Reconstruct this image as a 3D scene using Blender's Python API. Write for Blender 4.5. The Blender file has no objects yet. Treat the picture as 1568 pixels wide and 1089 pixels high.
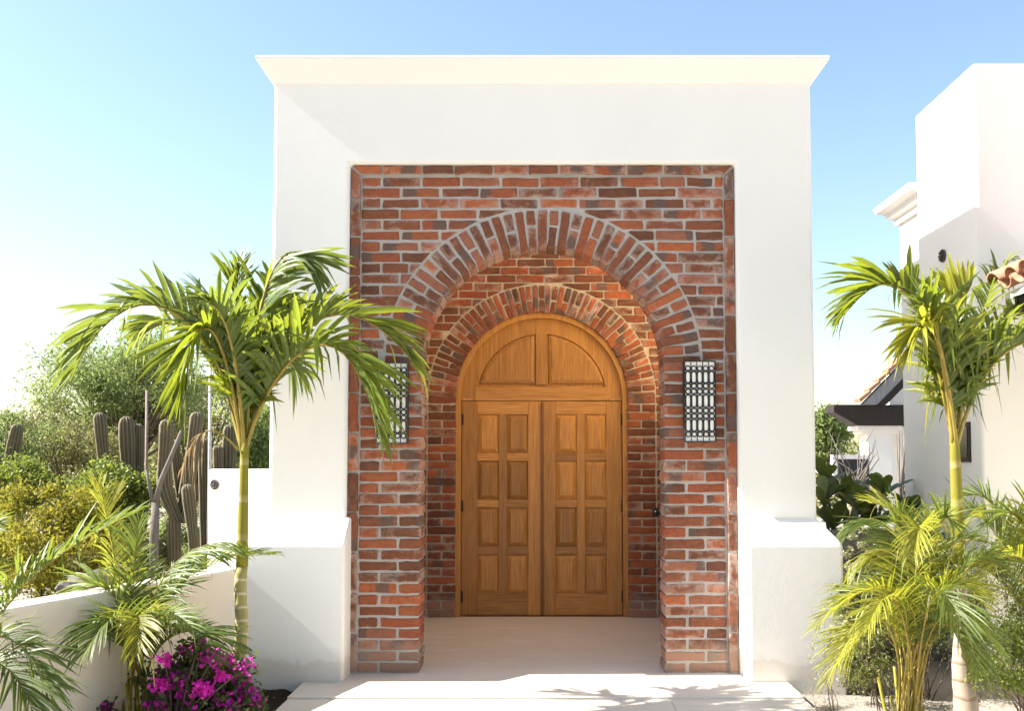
import bpy, bmesh, math, random
import numpy as np
from mathutils import Vector, Matrix, Quaternion

R = math.radians
sc = bpy.context.scene
col = sc.collection

# ------------------------------------------------------------------ camera
FPX = 1525.0                       # focal length in pixels of the 1568 px wide photograph
TILT = R(3.1)
CAM = Vector((-0.015, -6.35, 1.33))
PU, PV = 827.0, 708.0 - FPX * math.tan(TILT)
cd = bpy.data.cameras.new('camera')
cam = bpy.data.objects.new('camera', cd)
col.objects.link(cam)
cam.location = CAM
cam.rotation_euler = (R(90) + TILT, 0, 0)
cd.sensor_fit = 'HORIZONTAL'
cd.sensor_width = 36.0
cd.lens = 36.0 * FPX / 1568.0
cd.shift_x = -(PU - 784.0) / 1568.0
cd.shift_y = (PV - 544.5) / 1568.0
cd.clip_end = 2000
sc.camera = cam

# ------------------------------------------------------------------ light
SUN = Vector((1.0, 0.015, -0.857)).normalized()       # direction the light travels
world = bpy.data.worlds.new('World')
sc.world = world
world.use_nodes = True
wn = world.node_tree
bg = wn.nodes['Background']
sky = wn.nodes.new('ShaderNodeTexSky')
sky.sky_type = 'NISHITA'
sky.sun_disc = False
sky.sun_elevation = math.asin(-SUN.z)
sky.sun_rotation = math.atan2(-SUN.x, -SUN.y)
sky.air_density = 1.3
sky.dust_density = 1.0
sky.ozone_density = 2.0
wn.links.new(sky.outputs[0], bg.inputs[0])
bg.inputs[1].default_value = 0.069
sl = bpy.data.lights.new('sun', 'SUN')
sl.energy = 5.0
sl.angle = R(0.53)
sl.color = (1.0, 0.962, 0.90)
so = bpy.data.objects.new('sun', sl)
so.rotation_euler = SUN.to_track_quat('-Z', 'Y').to_euler()
so.location = (-10, -2, 10)
col.objects.link(so)
sc.view_settings.view_transform = 'Standard'
sc.view_settings.look = 'None'
sc.view_settings.exposure = 1.92
sc.view_settings.gamma = 1.0
sc.view_settings.use_curve_mapping = False
sc.cycles.max_bounces = 10
sc.cycles.diffuse_bounces = 7
sc.cycles.transparent_max_bounces = 12


def at(u, v, Y):
    """point on the photograph's ray (u, v) where it meets the plane y = Y"""
    a, b = (u - PU) / FPX, (PV - v) / FPX
    dy = math.cos(TILT) - b * math.sin(TILT)
    dz = math.sin(TILT) + b * math.cos(TILT)
    t = (Y - CAM.y) / dy
    return Vector((CAM.x + a * t, Y, CAM.z + dz * t))


# ------------------------------------------------------------------ helpers
def tag(o, label=None, cat=None, group=None, kind=None):
    if label: o['label'] = label
    if cat: o['category'] = cat
    if group: o['group'] = group
    if kind: o['kind'] = kind
    return o


def empty(name, loc=(0, 0, 0), rz=0, parent=None):
    o = bpy.data.objects.new(name, None)
    o.empty_display_size = 0.1
    col.objects.link(o)
    o.location = loc
    o.rotation_euler = (0, 0, rz)
    if parent: o.parent = parent
    return o


def link(name, me, mat=None, parent=None, loc=None, rot=None):
    o = bpy.data.objects.new(name, me)
    col.objects.link(o)
    if mat is not None and not me.materials:
        for m in (mat if isinstance(mat, (list, tuple)) else [mat]): me.materials.append(m)
    if parent: o.parent = parent
    if loc is not None: o.location = loc
    if rot is not None: o.rotation_euler = rot
    return o


class MB:
    """collects shapes for ONE mesh object"""
    def __init__(s): s.v, s.f, s.m = [], [], []

    def add(s, vs, fs, mi=0):
        b = len(s.v)
        s.v.extend([tuple(p) for p in vs])
        s.f.extend([tuple(i + b for i in f) for f in fs])
        s.m.extend([mi] * len(fs))

    def box(s, a, b, mi=0):
        x0, y0, z0 = a; x1, y1, z1 = b
        s.add([(x0, y0, z0), (x1, y0, z0), (x1, y1, z0), (x0, y1, z0), (x0, y0, z1), (x1, y0, z1), (x1, y1, z1), (x0, y1, z1)],
              [(0, 3, 2, 1), (4, 5, 6, 7), (0, 1, 5, 4), (1, 2, 6, 5), (2, 3, 7, 6), (3, 0, 4, 7)], mi)

    def tube(s, pts, rad, n=8, mi=0, cap=True):
        pts = [Vector(p) for p in pts]
        k = len(pts)
        if not isinstance(rad, (list, tuple)): rad = [rad] * k
        vs, fs = [], []
        ref = None
        for i, p in enumerate(pts):
            t = (pts[min(i + 1, k - 1)] - pts[max(i - 1, 0)])
            if t.length < 1e-9: t = Vector((0, 0, 1))
            t.normalize()
            if ref is None:
                ref = Vector((1, 0, 0)) if abs(t.x) < 0.9 else Vector((0, 1, 0))
            a = (ref - t * ref.dot(t))
            if a.length < 1e-6: a = t.orthogonal()
            a.normalize(); ref = a
            b = t.cross(a)
            for j in range(n):
                q = 2 * math.pi * j / n
                vs.append(p + (a * math.cos(q) + b * math.sin(q)) * rad[i])
        for i in range(k - 1):
            for j in range(n):
                j2 = (j + 1) % n
                fs.append((i * n + j, i * n + j2, (i + 1) * n + j2, (i + 1) * n + j))
        if cap:
            fs.append(tuple(range(n - 1, -1, -1)))
            fs.append(tuple((k - 1) * n + j for j in range(n)))
        s.add(vs, fs, mi)

    def prism(s, poly, y0, y1, mi=0):
        """polygon in (x, z), extruded along y"""
        n = len(poly)
        vs = [(x, y0, z) for x, z in poly] + [(x, y1, z) for x, z in poly]
        fs = [tuple(range(n)), tuple(range(2 * n - 1, n - 1, -1))]
        fs += [(i, i + n, (i + 1) % n + n, (i + 1) % n) for i in range(n)]
        s.add(vs, fs, mi)

    def mesh(s, name, smooth=False):
        me = bpy.data.meshes.new(name)
        me.from_pydata(s.v, [], s.f)
        if any(s.m): me.polygons.foreach_set('material_index', s.m)
        bm = bmesh.new(); bm.from_mesh(me)
        bmesh.ops.recalc_face_normals(bm, faces=bm.faces)
        bm.to_mesh(me); bm.free()
        if smooth: me.polygons.foreach_set('use_smooth', [True] * len(me.polygons))
        me.update()
        return me

    def build(s, name, mat, parent=None, smooth=False, loc=None, rot=None, bevel=0, seg=3):
        o = link(name, s.mesh(name, smooth), mat, parent, loc, rot)
        if bevel:
            m = o.modifiers.new('bevel', 'BEVEL')
            m.width = bevel; m.segments = seg; m.limit_method = 'ANGLE'; m.angle_limit = R(20)
        return o


def fast_mesh(name, V, quads, smooth=False):
    """numpy quads -> mesh"""
    me = bpy.data.meshes.new(name)
    nv, nf = len(V), len(quads)
    me.vertices.add(nv); me.loops.add(nf * 4); me.polygons.add(nf)
    me.vertices.foreach_set('co', np.asarray(V, dtype=np.float32).ravel())
    me.loops.foreach_set('vertex_index', np.asarray(quads, dtype=np.int32).ravel())
    me.polygons.foreach_set('loop_start', np.arange(0, nf * 4, 4, dtype=np.int32))
    me.update(calc_edges=True)
    if smooth: me.polygons.foreach_set('use_smooth', [True] * nf)
    return me


# ------------------------------------------------------------------ materials
class NT:
    def __init__(s, name):
        s.mat = bpy.data.materials.new(name); s.mat.use_nodes = True
        s.t = s.mat.node_tree
        s.p = s.t.nodes['Principled BSDF']; s.out = s.t.nodes['Material Output']

    def n(s, typ, **kw):
        d = s.t.nodes.new('ShaderNode' + typ)
        for k, v in kw.items():
            if k in d.inputs.keys(): s.set(d.inputs[k], v)
            else: setattr(d, k, v)
        return d

    def set(s, inp, v):
        if isinstance(v, bpy.types.NodeSocket): s.t.links.new(v, inp)
        else: inp.default_value = v

    def coord(s, scale=(1, 1, 1), rnd=True, kind='Object'):
        tc = s.n('TexCoord')
        o = tc.outputs[kind]
        if rnd:
            oi = s.n('ObjectInfo')
            m = s.n('Math', operation='MULTIPLY'); s.set(m.inputs[0], oi.outputs['Random']); m.inputs[1].default_value = 37.0
            a = s.n('VectorMath', operation='ADD'); s.set(a.inputs[0], o); s.set(a.inputs[1], m.outputs[0]); o = a.outputs[0]
        mp = s.n('Mapping'); s.set(mp.inputs[0], o); mp.inputs['Scale'].default_value = scale
        return mp.outputs[0]

    def noise(s, vec, scale, detail=4, rough=0.55, dist=0.0):
        d = s.n('TexNoise'); s.set(d.inputs['Vector'], vec)
        d.inputs['Scale'].default_value = scale; d.inputs['Detail'].default_value = detail
        d.inputs['Roughness'].default_value = rough; d.inputs['Distortion'].default_value = dist
        return d.outputs['Fac']

    def ramp(s, fac, stops, interp='LINEAR'):
        d = s.n('ValToRGB'); s.set(d.inputs[0], fac)
        cr = d.color_ramp; cr.interpolation = interp
        while len(cr.elements) < len(stops): cr.elements.new(0.5)
        for e, (p, c) in zip(cr.elements, stops):
            e.position = p
            e.color = (c, c, c, 1) if isinstance(c, (int, float)) else (*c[:3], 1)
        return d.outputs[0]

    def mix(s, fac, a, b, mode='MIX'):
        d = s.n('Mix', data_type='RGBA', blend_type=mode)
        s.set(d.inputs[0], fac)
        for i, c in ((6, a), (7, b)):
            s.set(d.inputs[i], c if isinstance(c, bpy.types.NodeSocket) else (*c[:3], 1))
        return d.outputs[2]

    def math(s, op, a, b=0.0):
        d = s.n('Math', operation=op); s.set(d.inputs[0], a); s.set(d.inputs[1], b)
        return d.outputs[0]

    def bump(s, h, strength, dist=0.01):
        d = s.n('Bump'); s.set(d.inputs['Height'], h); d.inputs['Strength'].default_value = strength
        d.inputs['Distance'].default_value = dist
        s.t.links.new(d.outputs[0], s.p.inputs['Normal'])
        return d.outputs[0]

    def base(s, c, rough=0.8, spec=0.3):
        s.set(s.p.inputs['Base Color'], c if isinstance(c, bpy.types.NodeSocket) else (*c, 1))
        s.set(s.p.inputs['Roughness'], rough)
        s.p.inputs['Specular IOR Level'].default_value = spec
        return s.mat


def mat_plain(name, c, rough=0.7, spec=0.3, var=0.15, bump=0.0, scale=20.0, metal=0.0):
    m = NT(name)
    v = m.coord()
    n = m.noise(v, scale, 5)
    c2 = m.mix(n, tuple(x * (1 - var) for x in c), tuple(min(1, x * (1 + var)) for x in c))
    if bump: m.bump(m.noise(v, scale * 3, 4), bump, 0.01)
    m.p.inputs['Metallic'].default_value = metal
    return m.base(c2, rough, spec)


def mat_plaster(name, c, grain=1.0, stain=True):
    m = NT(name)
    v = m.coord(rnd=False, kind='Object')
    big = m.noise(v, 1.3, 5, 0.6)
    mid = m.noise(v, 9.0, 4, 0.6)
    c1 = m.mix(m.ramp(big, [(0.3, 0.0), (0.75, 1.0)]), tuple(x * 0.955 for x in c), c)
    c2 = m.mix(m.math('MULTIPLY', mid, 0.10), c1, (c[0] * 0.86, c[1] * 0.83, c[2] * 0.78))
    if stain:     # splash-back dirt creeping up from the ground
        sx = m.n('SeparateXYZ'); m.set(sx.inputs[0], v)
        h = m.math('ADD', sx.outputs[2], m.math('MULTIPLY', m.noise(v, 5.0, 6, 0.7), -0.22))
        g = m.ramp(h, [(0.0, 1.0), (0.02, 0.35), (0.10, 0.0)])
        c2 = m.mix(m.math('MULTIPLY', g, 0.35), c2, (0.36, 0.27, 0.19))
    fine = m.noise(v, 95.0, 3, 0.6)
    trowel = m.noise(v, 14.0, 3, 0.5, 0.6)
    hh = m.math('ADD', m.math('MULTIPLY', fine, 0.55), m.math('MULTIPLY', trowel, 0.45))
    m.bump(hh, 0.17 * grain, 0.012)
    return m.base(c2, 0.92, 0.15)


def mat_brick(name, tint=(1, 1, 1)):
    m = NT(name)
    oi = m.n('ObjectInfo')
    rnd = oi.outputs['Random']
    v = m.coord()
    basec = m.ramp(rnd, [(0.0, (0.165, 0.058, 0.033)), (0.16, (0.265, 0.072, 0.036)), (0.30, (0.100, 0.043, 0.029)), (0.44, (0.30, 0.090, 0.042)),
                         (0.56, (0.195, 0.066, 0.038)), (0.68, (0.27, 0.105, 0.070)), (0.80, (0.125, 0.052, 0.032)), (0.92, (0.37, 0.105, 0.044)), (1.0, (0.215, 0.090, 0.048))], 'CONSTANT')
    n1 = m.noise(v, 14.0, 6, 0.65)
    c = m.mix(m.ramp(n1, [(0.32, 0.0), (0.72, 1.0)]), basec, m.mix(0.45, basec, (0.29, 0.11, 0.062)))
    n2 = m.noise(v, 30.0, 4, 0.7)
    c = m.mix(m.math('MULTIPLY', m.ramp(n2, [(0.5, 0.0), (0.72, 1.0)]), 0.55), c, (0.10, 0.042, 0.028))
    # kiln-burnt grey bands on some of the bricks
    r2 = m.math('FRACT', m.math('MULTIPLY', rnd, 91.7))
    r3 = m.math('FRACT', m.math('MULTIPLY', rnd, 417.3))
    tc = m.n('TexCoord'); sx = m.n('SeparateXYZ'); m.set(sx.inputs[0], tc.outputs['Object'])
    ctr = m.math('MULTIPLY', m.math('SUBTRACT', r3, 0.5), 0.30)
    d = m.math('ABSOLUTE', m.math('SUBTRACT', m.math('ADD', sx.outputs[0], m.math('MULTIPLY', m.noise(v, 18.0, 2), 0.03)), ctr))
    band = m.ramp(d, [(0.035, 1.0), (0.052, 0.0)])
    has = m.math('GREATER_THAN', r2, 0.66)
    c = m.mix(m.math('MULTIPLY', m.math('MULTIPLY', band, has), 0.85), c, (0.105, 0.075, 0.068))
    # lime smears left by the mason, heaviest along the arrises
    n3 = m.noise(v, 10.0, 7, 0.75, 0.5)
    ed = m.n('Attribute'); ed.attribute_name = 'edge'
    e1 = m.math('ADD', m.math('MULTIPLY', ed.outputs['Fac'], 0.26), m.math('MULTIPLY', m.math('SUBTRACT', n3, 0.5), 1.25))
    e1 = m.math('ADD', e1, m.math('MULTIPLY', m.math('SUBTRACT', m.math('FRACT', m.math('MULTIPLY', rnd, 53.9)), 0.6), 0.34))
    sm = m.ramp(e1, [(0.16, 0.0), (0.46, 1.0)])
    c = m.mix(m.math('MULTIPLY', sm, 0.66), c, (0.50, 0.37, 0.33))
    n4 = m.noise(v, 46.0, 5, 0.8)
    c = m.mix(m.math('MULTIPLY', m.ramp(n4, [(0.56, 0.0), (0.74, 1.0)]), 0.5), c, (0.36, 0.17, 0.10))
    c = m.mix(m.math('MULTIPLY', m.ramp(n4, [(0.28, 1.0), (0.42, 0.0)]), 0.65), c, (0.06, 0.03, 0.022))
    gz = m.n('NewGeometry'); sz = m.n('SeparateXYZ'); m.set(sz.inputs[0], gz.outputs['Position'])
    low_ = m.ramp(m.math('ADD', sz.outputs[2], m.math('MULTIPLY', n3, -0.30)), [(-0.02, 0.5), (0.06, 0.0)])
    c = m.mix(low_, c, (0.36, 0.26, 0.21))
    tv = m.n('VectorMath', operation='MULTIPLY'); m.set(tv.inputs[0], c); tv.inputs[1].default_value = tint; c = tv.outputs[0]
    h = m.math('ADD', m.noise(v, 55.0, 5, 0.7), m.math('MULTIPLY', m.noise(v, 14.0, 3), 1.4))
    m.bump(h, 1.0, 0.008)
    return m.base(c, 0.88, 0.2)


def mat_mortar(name, c):
    m = NT(name)
    v = m.coord(rnd=False)
    n = m.noise(v, 9.0, 6, 0.65)
    c2 = m.mix(n, tuple(x * 0.72 for x in c), tuple(x * 1.22 for x in c))
    n2 = m.noise(v, 60.0, 5, 0.75)
    m.bump(m.math('ADD', n2, m.math('MULTIPLY', m.noise(v, 22.0, 3), 1.5)), 0.9, 0.010)
    return m.base(c2, 0.95, 0.1)


def mat_wood(name, c1, c2, c3, rough=0.42, freq=1.0):
    m = NT(name)
    v = m.coord((1, 1, 0.055))
    w = m.noise(v, 34.0 * freq, 6, 0.62, 1.6)
    fine = m.noise(m.coord((1, 1, 0.025)), 190.0, 3, 0.6)
    c = m.ramp(w, [(0.28, c1), (0.5, c2), (0.74, c3)])
    c = m.mix(m.math('MULTIPLY', m.ramp(fine, [(0.44, 0.0), (0.68, 1.0)]), 0.55), c, tuple(x * 0.5 for x in c1))
    blot = m.noise(m.coord(), 3.2, 3)
    c = m.mix(m.math('MULTIPLY', blot, 0.5), c, tuple(x * 0.78 for x in c2))
    oi = m.n('ObjectInfo')
    hs = m.n('HueSaturation'); m.set(hs.inputs['Color'], c)
    m.set(hs.inputs['Value'], m.math('ADD', m.math('MULTIPLY', oi.outputs['Random'], 0.55), 0.66))
    dust = m.noise(m.coord(), 26.0, 6, 0.8)
    cc = m.mix(m.math('MULTIPLY', m.ramp(dust, [(0.63, 0.0), (0.76, 1.0)]), 0.28), hs.outputs[0], (0.55, 0.42, 0.28))
    m.bump(m.math('ADD', fine, w), 0.16, 0.003)
    return m.base(cc, rough, 0.35)


def mat_stone(name, c):
    m = NT(name)
    v = m.coord()
    big = m.noise(v, 2.6, 6, 0.62)
    vein = m.noise(m.coord((0.35, 2.2, 1)), 7.0, 6, 0.66, 0.6)
    cc = m.mix(m.ramp(vein, [(0.35, 0.0), (0.7, 1.0)]), tuple(x * 0.86 for x in c), c)
    cc = m.mix(m.math('MULTIPLY', m.ramp(big, [(0.3, 0.0), (0.7, 1.0)]), 0.42), cc, (c[0] * 0.80, c[1] * 0.74, c[2] * 0.66))
    pit = m.noise(v, 70.0, 4, 0.7)
    cc = m.mix(m.math('MULTIPLY', m.ramp(pit, [(0.66, 0.0), (0.75, 1.0)]), 0.35), cc, (0.25, 0.19, 0.14))
    m.bump(pit, 0.12, 0.004)
    return m.base(cc, 0.6, 0.3)


def mat_leaf(name, c, ct, trans=0.38, rough=0.42, var=0.30, spec=0.5, hue=None):
    m = NT(name)
    v = m.coord(rnd=False)
    n = m.noise(v, 7.0, 4, 0.7)
    n2 = m.noise(v, 60.0, 2, 0.6)
    lo = tuple(x * (1 - var) for x in c); hi = tuple(x * (1 + var) for x in c)
    cc = m.mix(m.ramp(n, [(0.3, 0.0), (0.7, 1.0)]), lo, hi)
    if hue: cc = m.mix(m.ramp(n2, [(0.48, 0.0), (0.66, 1.0)]), cc, hue)
    oi = m.n('ObjectInfo')
    hs = m.n('HueSaturation'); m.set(hs.inputs['Color'], cc)
    m.set(hs.inputs['Value'], m.math('ADD', m.math('MULTIPLY', oi.outputs['Random'], 0.4), 0.8))
    cc = hs.outputs[0]
    m.base(cc, rough, spec)
    tr = m.n('BsdfTranslucent'); m.set(tr.inputs[0], m.mix(0.65, cc, ct))
    mx = m.n('MixShader'); mx.inputs[0].default_value = trans
    m.t.links.new(m.p.outputs[0], mx.inputs[1]); m.t.links.new(tr.outputs[0], mx.inputs[2])
    m.t.links.new(mx.outputs[0], m.out.inputs['Surface'])
    return m.mat


def mat_bark(name, c, ring=0.0, ringc=None, scale=24.0):
    m = NT(name)
    v = m.coord((1, 1, 0.25))
    n = m.noise(v, scale, 6, 0.7)
    cc = m.mix(n, tuple(x * 0.6 for x in c), tuple(x * 1.35 for x in c))
    if ring:
        tc = m.n('TexCoord'); sx = m.n('SeparateXYZ'); m.set(sx.inputs[0], tc.outputs['Object'])
        z = m.math('ADD', sx.outputs[2], m.math('MULTIPLY', m.noise(v, 6.0, 2), 0.05))
        w = m.math('FRACT', m.math('MULTIPLY', z, ring))
        cc = m.mix(m.ramp(w, [(0.0, 1.0), (0.10, 0.8), (0.22, 0.0)]), cc, ringc)
    m.bump(n, 0.5, 0.008)
    return m.base(cc, 0.8, 0.25)


M = {}
M['plaster'] = mat_plaster('plaster', (0.80, 0.775, 0.735))
M['plaster_far'] = mat_plaster('plaster_house', (0.80, 0.765, 0.715), 0.8, stain=False)
M['shade_wall'] = mat_plaster('shade_grey_plaster', (0.16, 0.145, 0.135), 1.0, stain=False)  # deep shade of the portal put into the wall colour
M['low_wall'] = mat_plaster('beige_plaster', (0.78, 0.69, 0.57), 1.0)
M['brick'] = mat_brick('brick_clay', (1.08, 1.06, 0.98))
M['mortar'] = mat_mortar('mortar_lime', (0.44, 0.40, 0.365))
M['dark_lining'] = mat_plain('unseen_dark_lining', (0.20, 0.075, 0.045), 0.9, 0.2, 0.4, 0.5, 12)  # unseen lower facing, dark to soak up light below the door's top
M['bounce_lining'] = mat_plaster('ochre_bounce', (0.84, 0.63, 0.33), 1.0, stain=False)  # unseen upper facing, bright to bounce warm light onto the door
M['mortar_in'] = mat_mortar('mortar_cream', (0.60, 0.52, 0.40))
M['wood'] = mat_wood('wood_door', (0.34, 0.135, 0.026), (0.54, 0.25, 0.060), (0.68, 0.35, 0.10))
M['wood_dark'] = mat_wood('wood_beam', (0.022, 0.014, 0.010), (0.035, 0.022, 0.016), (0.05, 0.032, 0.024), 0.6)
M['wood_grey'] = mat_wood('wood_weathered', (0.16, 0.16, 0.165), (0.22, 0.22, 0.225), (0.28, 0.28, 0.285), 0.7)
M['stone'] = mat_stone('travertine', (0.77, 0.70, 0.605))
M['iron'] = mat_plain('wrought_iron', (0.020, 0.014, 0.011), 0.55, 0.4, 0.4, 0.4, 60)
M['glass'] = mat_plain('frosted_glass', (0.88, 0.86, 0.82), 0.35, 0.5, 0.04)
M['black'] = mat_plain('black_plastic', (0.012, 0.012, 0.013), 0.4, 0.5, 0.2)
M['terracotta'] = mat_plain('terracotta_tile', (0.34, 0.165, 0.105), 0.85, 0.2, 0.3, 0.4, 18)
M['ornament'] = mat_plain('tarnished_metal', (0.07, 0.058, 0.052), 0.5, 0.5, 0.5, 0.5, 70, 0.4)
M['pane'] = mat_plain('dark_pane', (0.02, 0.022, 0.026), 0.08, 0.6, 0.1)


def mat_ground(name, c, c2, dark):
    m = NT(name)
    v = m.coord(rnd=False)
    a = m.noise(v, 0.9, 6, 0.65); b = m.noise(v, 16.0, 6, 0.75); g = m.noise(v, 90.0, 3, 0.7)
    cc = m.mix(m.ramp(a, [(0.35, 0.0), (0.65, 1.0)]), c, c2)
    cc = m.mix(m.math('MULTIPLY', m.ramp(b, [(0.5, 0.0), (0.72, 1.0)]), 0.55), cc, dark)
    m.bump(m.math('ADD', m.math('MULTIPLY', b, 2.0), g), 0.9, 0.03)
    return m.base(cc, 0.95, 0.1)


M['sand'] = mat_ground('sandy_soil', (0.48, 0.425, 0.355), (0.40, 0.35, 0.29), (0.22, 0.16, 0.11))
M['soil'] = mat_ground('dark_soil', (0.055, 0.038, 0.026), (0.085, 0.06, 0.042), (0.02, 0.014, 0.01))

# ================================================================== ground and paving
rng = random.Random(4)
g = MB()
gv, gf = [], []
xs = sorted(set([-300, -120, -60, -30, -20] + [x * 0.5 for x in range(-30, 31)] + [20, 30, 60, 120, 300]))
ys = sorted(set([-60, -30, -12] + [-8 + y * 0.5 for y in range(0, 60)] + [30, 50, 100, 200, 500]))
for y in ys:
    for x in xs:
        gv.append((x, y, -0.075 + (0.012 * math.sin(x * 2.1 + y) * math.cos(y * 1.7) if abs(x) < 15 and -8 < y < 20 else 0)))
nx = len(xs)
for j in range(len(ys) - 1):
    for i in range(nx - 1):
        gf.append((j * nx + i, j * nx + i + 1, (j + 1) * nx + i + 1, (j + 1) * nx + i))
g.add(gv, gf)
tag(g.build('ground', M['sand'], smooth=True), kind='structure')

# planting soil between the low wall and the walkway
b = MB()
bx = [(-1.44, -0.10), (-1.44, -5.5), (-3.2, -5.5), (-1.80, -0.10)]
sv, sf = [], []
NXs, NYs = 10, 28
for j in range(NYs + 1):
    t = j / NYs
    l = Vector((-1.80, -0.10)).lerp(Vector((-3.15, -5.5)), t); r_ = Vector((-1.435, -0.10)).lerp(Vector((-1.435, -5.5)), t)
    for i in range(NXs + 1):
        p = l.lerp(r_, i / NXs)
        sv.append((p.x, p.y, -0.052 + rng.uniform(-0.015, 0.015)))
for j in range(NYs):
    for i in range(NXs):
        a = j * (NXs + 1) + i
        sf.append((a, a + 1, a + NXs + 2, a + NXs + 1))
b.add(sv, sf)
tag(b.build('planting_soil', M['soil'], smooth=True), kind='structure')

# pebbles and clods on the sand by the right buttress
pb = MB()
for k in range(420):
    x, y = rng.uniform(1.52, 4.2), rng.uniform(-2.2, 0.7)
    r = rng.choice([0.006, 0.008, 0.010, 0.014, 0.022]) * rng.uniform(0.7, 1.3)
    z = -0.075 + 0.012 * math.sin(x * 2.1 + y) * math.cos(y * 1.7)
    ph = rng.uniform(0, 6)
    ring = [(x + r * math.cos(ph + q * 1.2566) * rng.uniform(.7, 1.2), y + r * math.sin(ph + q * 1.2566) * rng.uniform(.7, 1.2), z - 0.002) for q in range(5)]
    pb.add(ring + [(x, y, z + r * 0.75)], [(q, (q + 1) % 5, 5) for q in range(5)])
tag(pb.build('gravel', mat_plain('pebble', (0.40, 0.32, 0.24), 0.9, 0.2, 0.4)), 'small sandy stones and clods scattered over the bare soil', 'gravel', kind='stuff')

# entrance floor: a slab that runs into the vestibule, and the lower walkway before it
f = MB(); f.box((-1.237, -0.25, -0.14), (1.237, 2.32, 0.0)); f.box((-1.445, -0.635, -0.14), (1.48, -0.2501, 0.0))
tag(f.build('entrance_floor', M['stone']), kind='structure')
wk = empty('walkway', (0, 0, 0)); tag(wk, kind='structure')
bed = MB(); bed.box((-1.435, -6.2, -0.20), (1.47, -0.64, -0.022)); bed.build('slab_bed', M['mortar'], wk)
y = -0.640
row = 0
while y > -6.1:
    d = 0.76
    cuts = [-1.445, -1.20, -0.24, 0.72, 1.48] if row % 2 == 0 else [-1.445, -1.20, -0.72, 0.24, 1.20, 1.48]
    for a, c in zip(cuts[:-1], cuts[1:]):
        s = MB(); s.box((-(c - a) / 2 + 0.001, -d / 2 + 0.001, -0.04), ((c - a) / 2 - 0.001, d / 2 - 0.001, rng.uniform(-0.0008, 0.0008)))
        s.build('slab', M['stone'], wk, loc=((a + c) / 2, y - d / 2, -0.010), bevel=0.003, seg=2)
    y -= d; row += 1

# ================================================================== the portal
PX = 1.73            # half width of the plaster block
BX = 1.237           # half width of the brick panel
TOP = 3.79
PYF = -0.05          # plaster front
BT = 3.246           # top of brick panel
portal = empty('entrance_portal', (0, 0, 0))
tag(portal, 'tall white plaster entrance portal with flared cornice around a red brick arch', 'portal')
s = MB()
s.prism([(-PX, -0.3), (-BX, -0.3), (-BX, BT), (BX, BT), (BX, -0.3), (PX, -0.3), (PX, TOP + 0.10), (-PX, TOP + 0.10)], PYF, 0.36)
s.build('plaster_wall', M['plaster'], portal, bevel=0.022)
# the porch behind the arch is open to the sky, its side walls stand free
for sx in (-1, 1):
    a, c = sorted((sx * BX, sx * PX))
    s = MB(); s.box((a, 0.3601, -0.3), (c, 2.75, TOP + 0.10)); s.build('side_wall', M['plaster'], portal)
    a, c = sorted((sx * (BX - 0.05), sx * (BX - 0.001)))
    s = MB(); s.box((a, 0.362, 1.70), (c, 2.248, TOP + 0.10)); s.build('unseen_bounce_lining', M['bounce_lining'], portal)
    s = MB(); s.box((a, 0.362, 0.0), (c, 2.248, 1.699)); s.build('unseen_dark_lining', M['dark_lining'], portal)  # both facings are unseen, added to shape the light on the door
s = MB(); s.box((-BX, 2.46, -0.3), (BX, 2.749, TOP + 0.10)); s.build('back_wall', M['plaster'], portal)
# flared cornice: rings of a profile swept round the block
prof = [(-0.02, TOP - 0.025), (0.006, TOP - 0.025), (0.010, TOP - 0.012), (0.022, TOP + 0.006), (0.045, TOP + 0.034), (0.068, TOP + 0.064), (0.084, TOP + 0.090), (0.092, TOP + 0.102), (0.097, TOP + 0.106), (0.098, TOP + 0.122), (0.090, TOP + 0.130), (-0.2, TOP + 0.131), (-0.2, TOP + 0.05)]
s = MB()
rings = []
for o, z in prof:
    rings.append([(-PX - o, PYF - o, z), (PX + o, PYF - o, z), (PX + o, 2.75 + o, z), (-PX - o, 2.75 + o, z)])
vs = [p for r in rings for p in r]
fs = []
for i in range(len(rings) - 1):
    for j in range(4):
        fs.append((i * 4 + j, i * 4 + (j + 1) % 4, (i + 1) * 4 + (j + 1) % 4, (i + 1) * 4 + j))
s.add(vs, fs)
s.build('cornice', M['plaster'], portal)
# battered buttresses with a sloping shoulder
for sx, xin, xo in ((-1, 1.207, 1.815), (1, 1.252, 1.835)):
    s = MB()
    def rect(a, bb, y0, y1, z): return [(sx * a, y0, z), (sx * bb, y0, z), (sx * bb, y1, z), (sx * a, y1, z)]
    L = [rect(xin, xo + 0.01, -0.245, 2.9, -0.3), rect(xin, xo, -0.24, 2.88, 0.832), rect(xin, PX - 0.01, PYF + 0.008, 2.70, 0.985)]
    vs = [p for r in L for p in r]
    fs = [(0, 1, 2, 3), (8, 9, 10, 11)]
    for i in range(2):
        for j in range(4): fs.append((i * 4 + j, i * 4 + (j + 1) % 4, i * 4 + 4 + (j + 1) % 4, i * 4 + 4 + j))
    s.add(vs, fs)
    s.build('buttress', M['plaster'], portal, bevel=0.02)

# ---- brick making
brick_cache = {}


def outline(w, h, rg, jit=0.0032):
    """worn rectangle outline, counter-clockwise seen from the front"""
    c = min(w, h) * 0.10
    pts = [(-w / 2 + c, -h / 2), (-w / 6, -h / 2), (w / 6, -h / 2), (w / 2 - c, -h / 2), (w / 2, -h / 2 + c), (w / 2, h / 2 - c),
           (w / 2 - c, h / 2), (w / 6, h / 2), (-w / 6, h / 2), (-w / 2 + c, h / 2), (-w / 2, h / 2 - c), (-w / 2, -h / 2 + c)]
    return [(x + rg.uniform(-jit, jit), z + rg.uniform(-jit, jit)) for x, z in pts]


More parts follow.
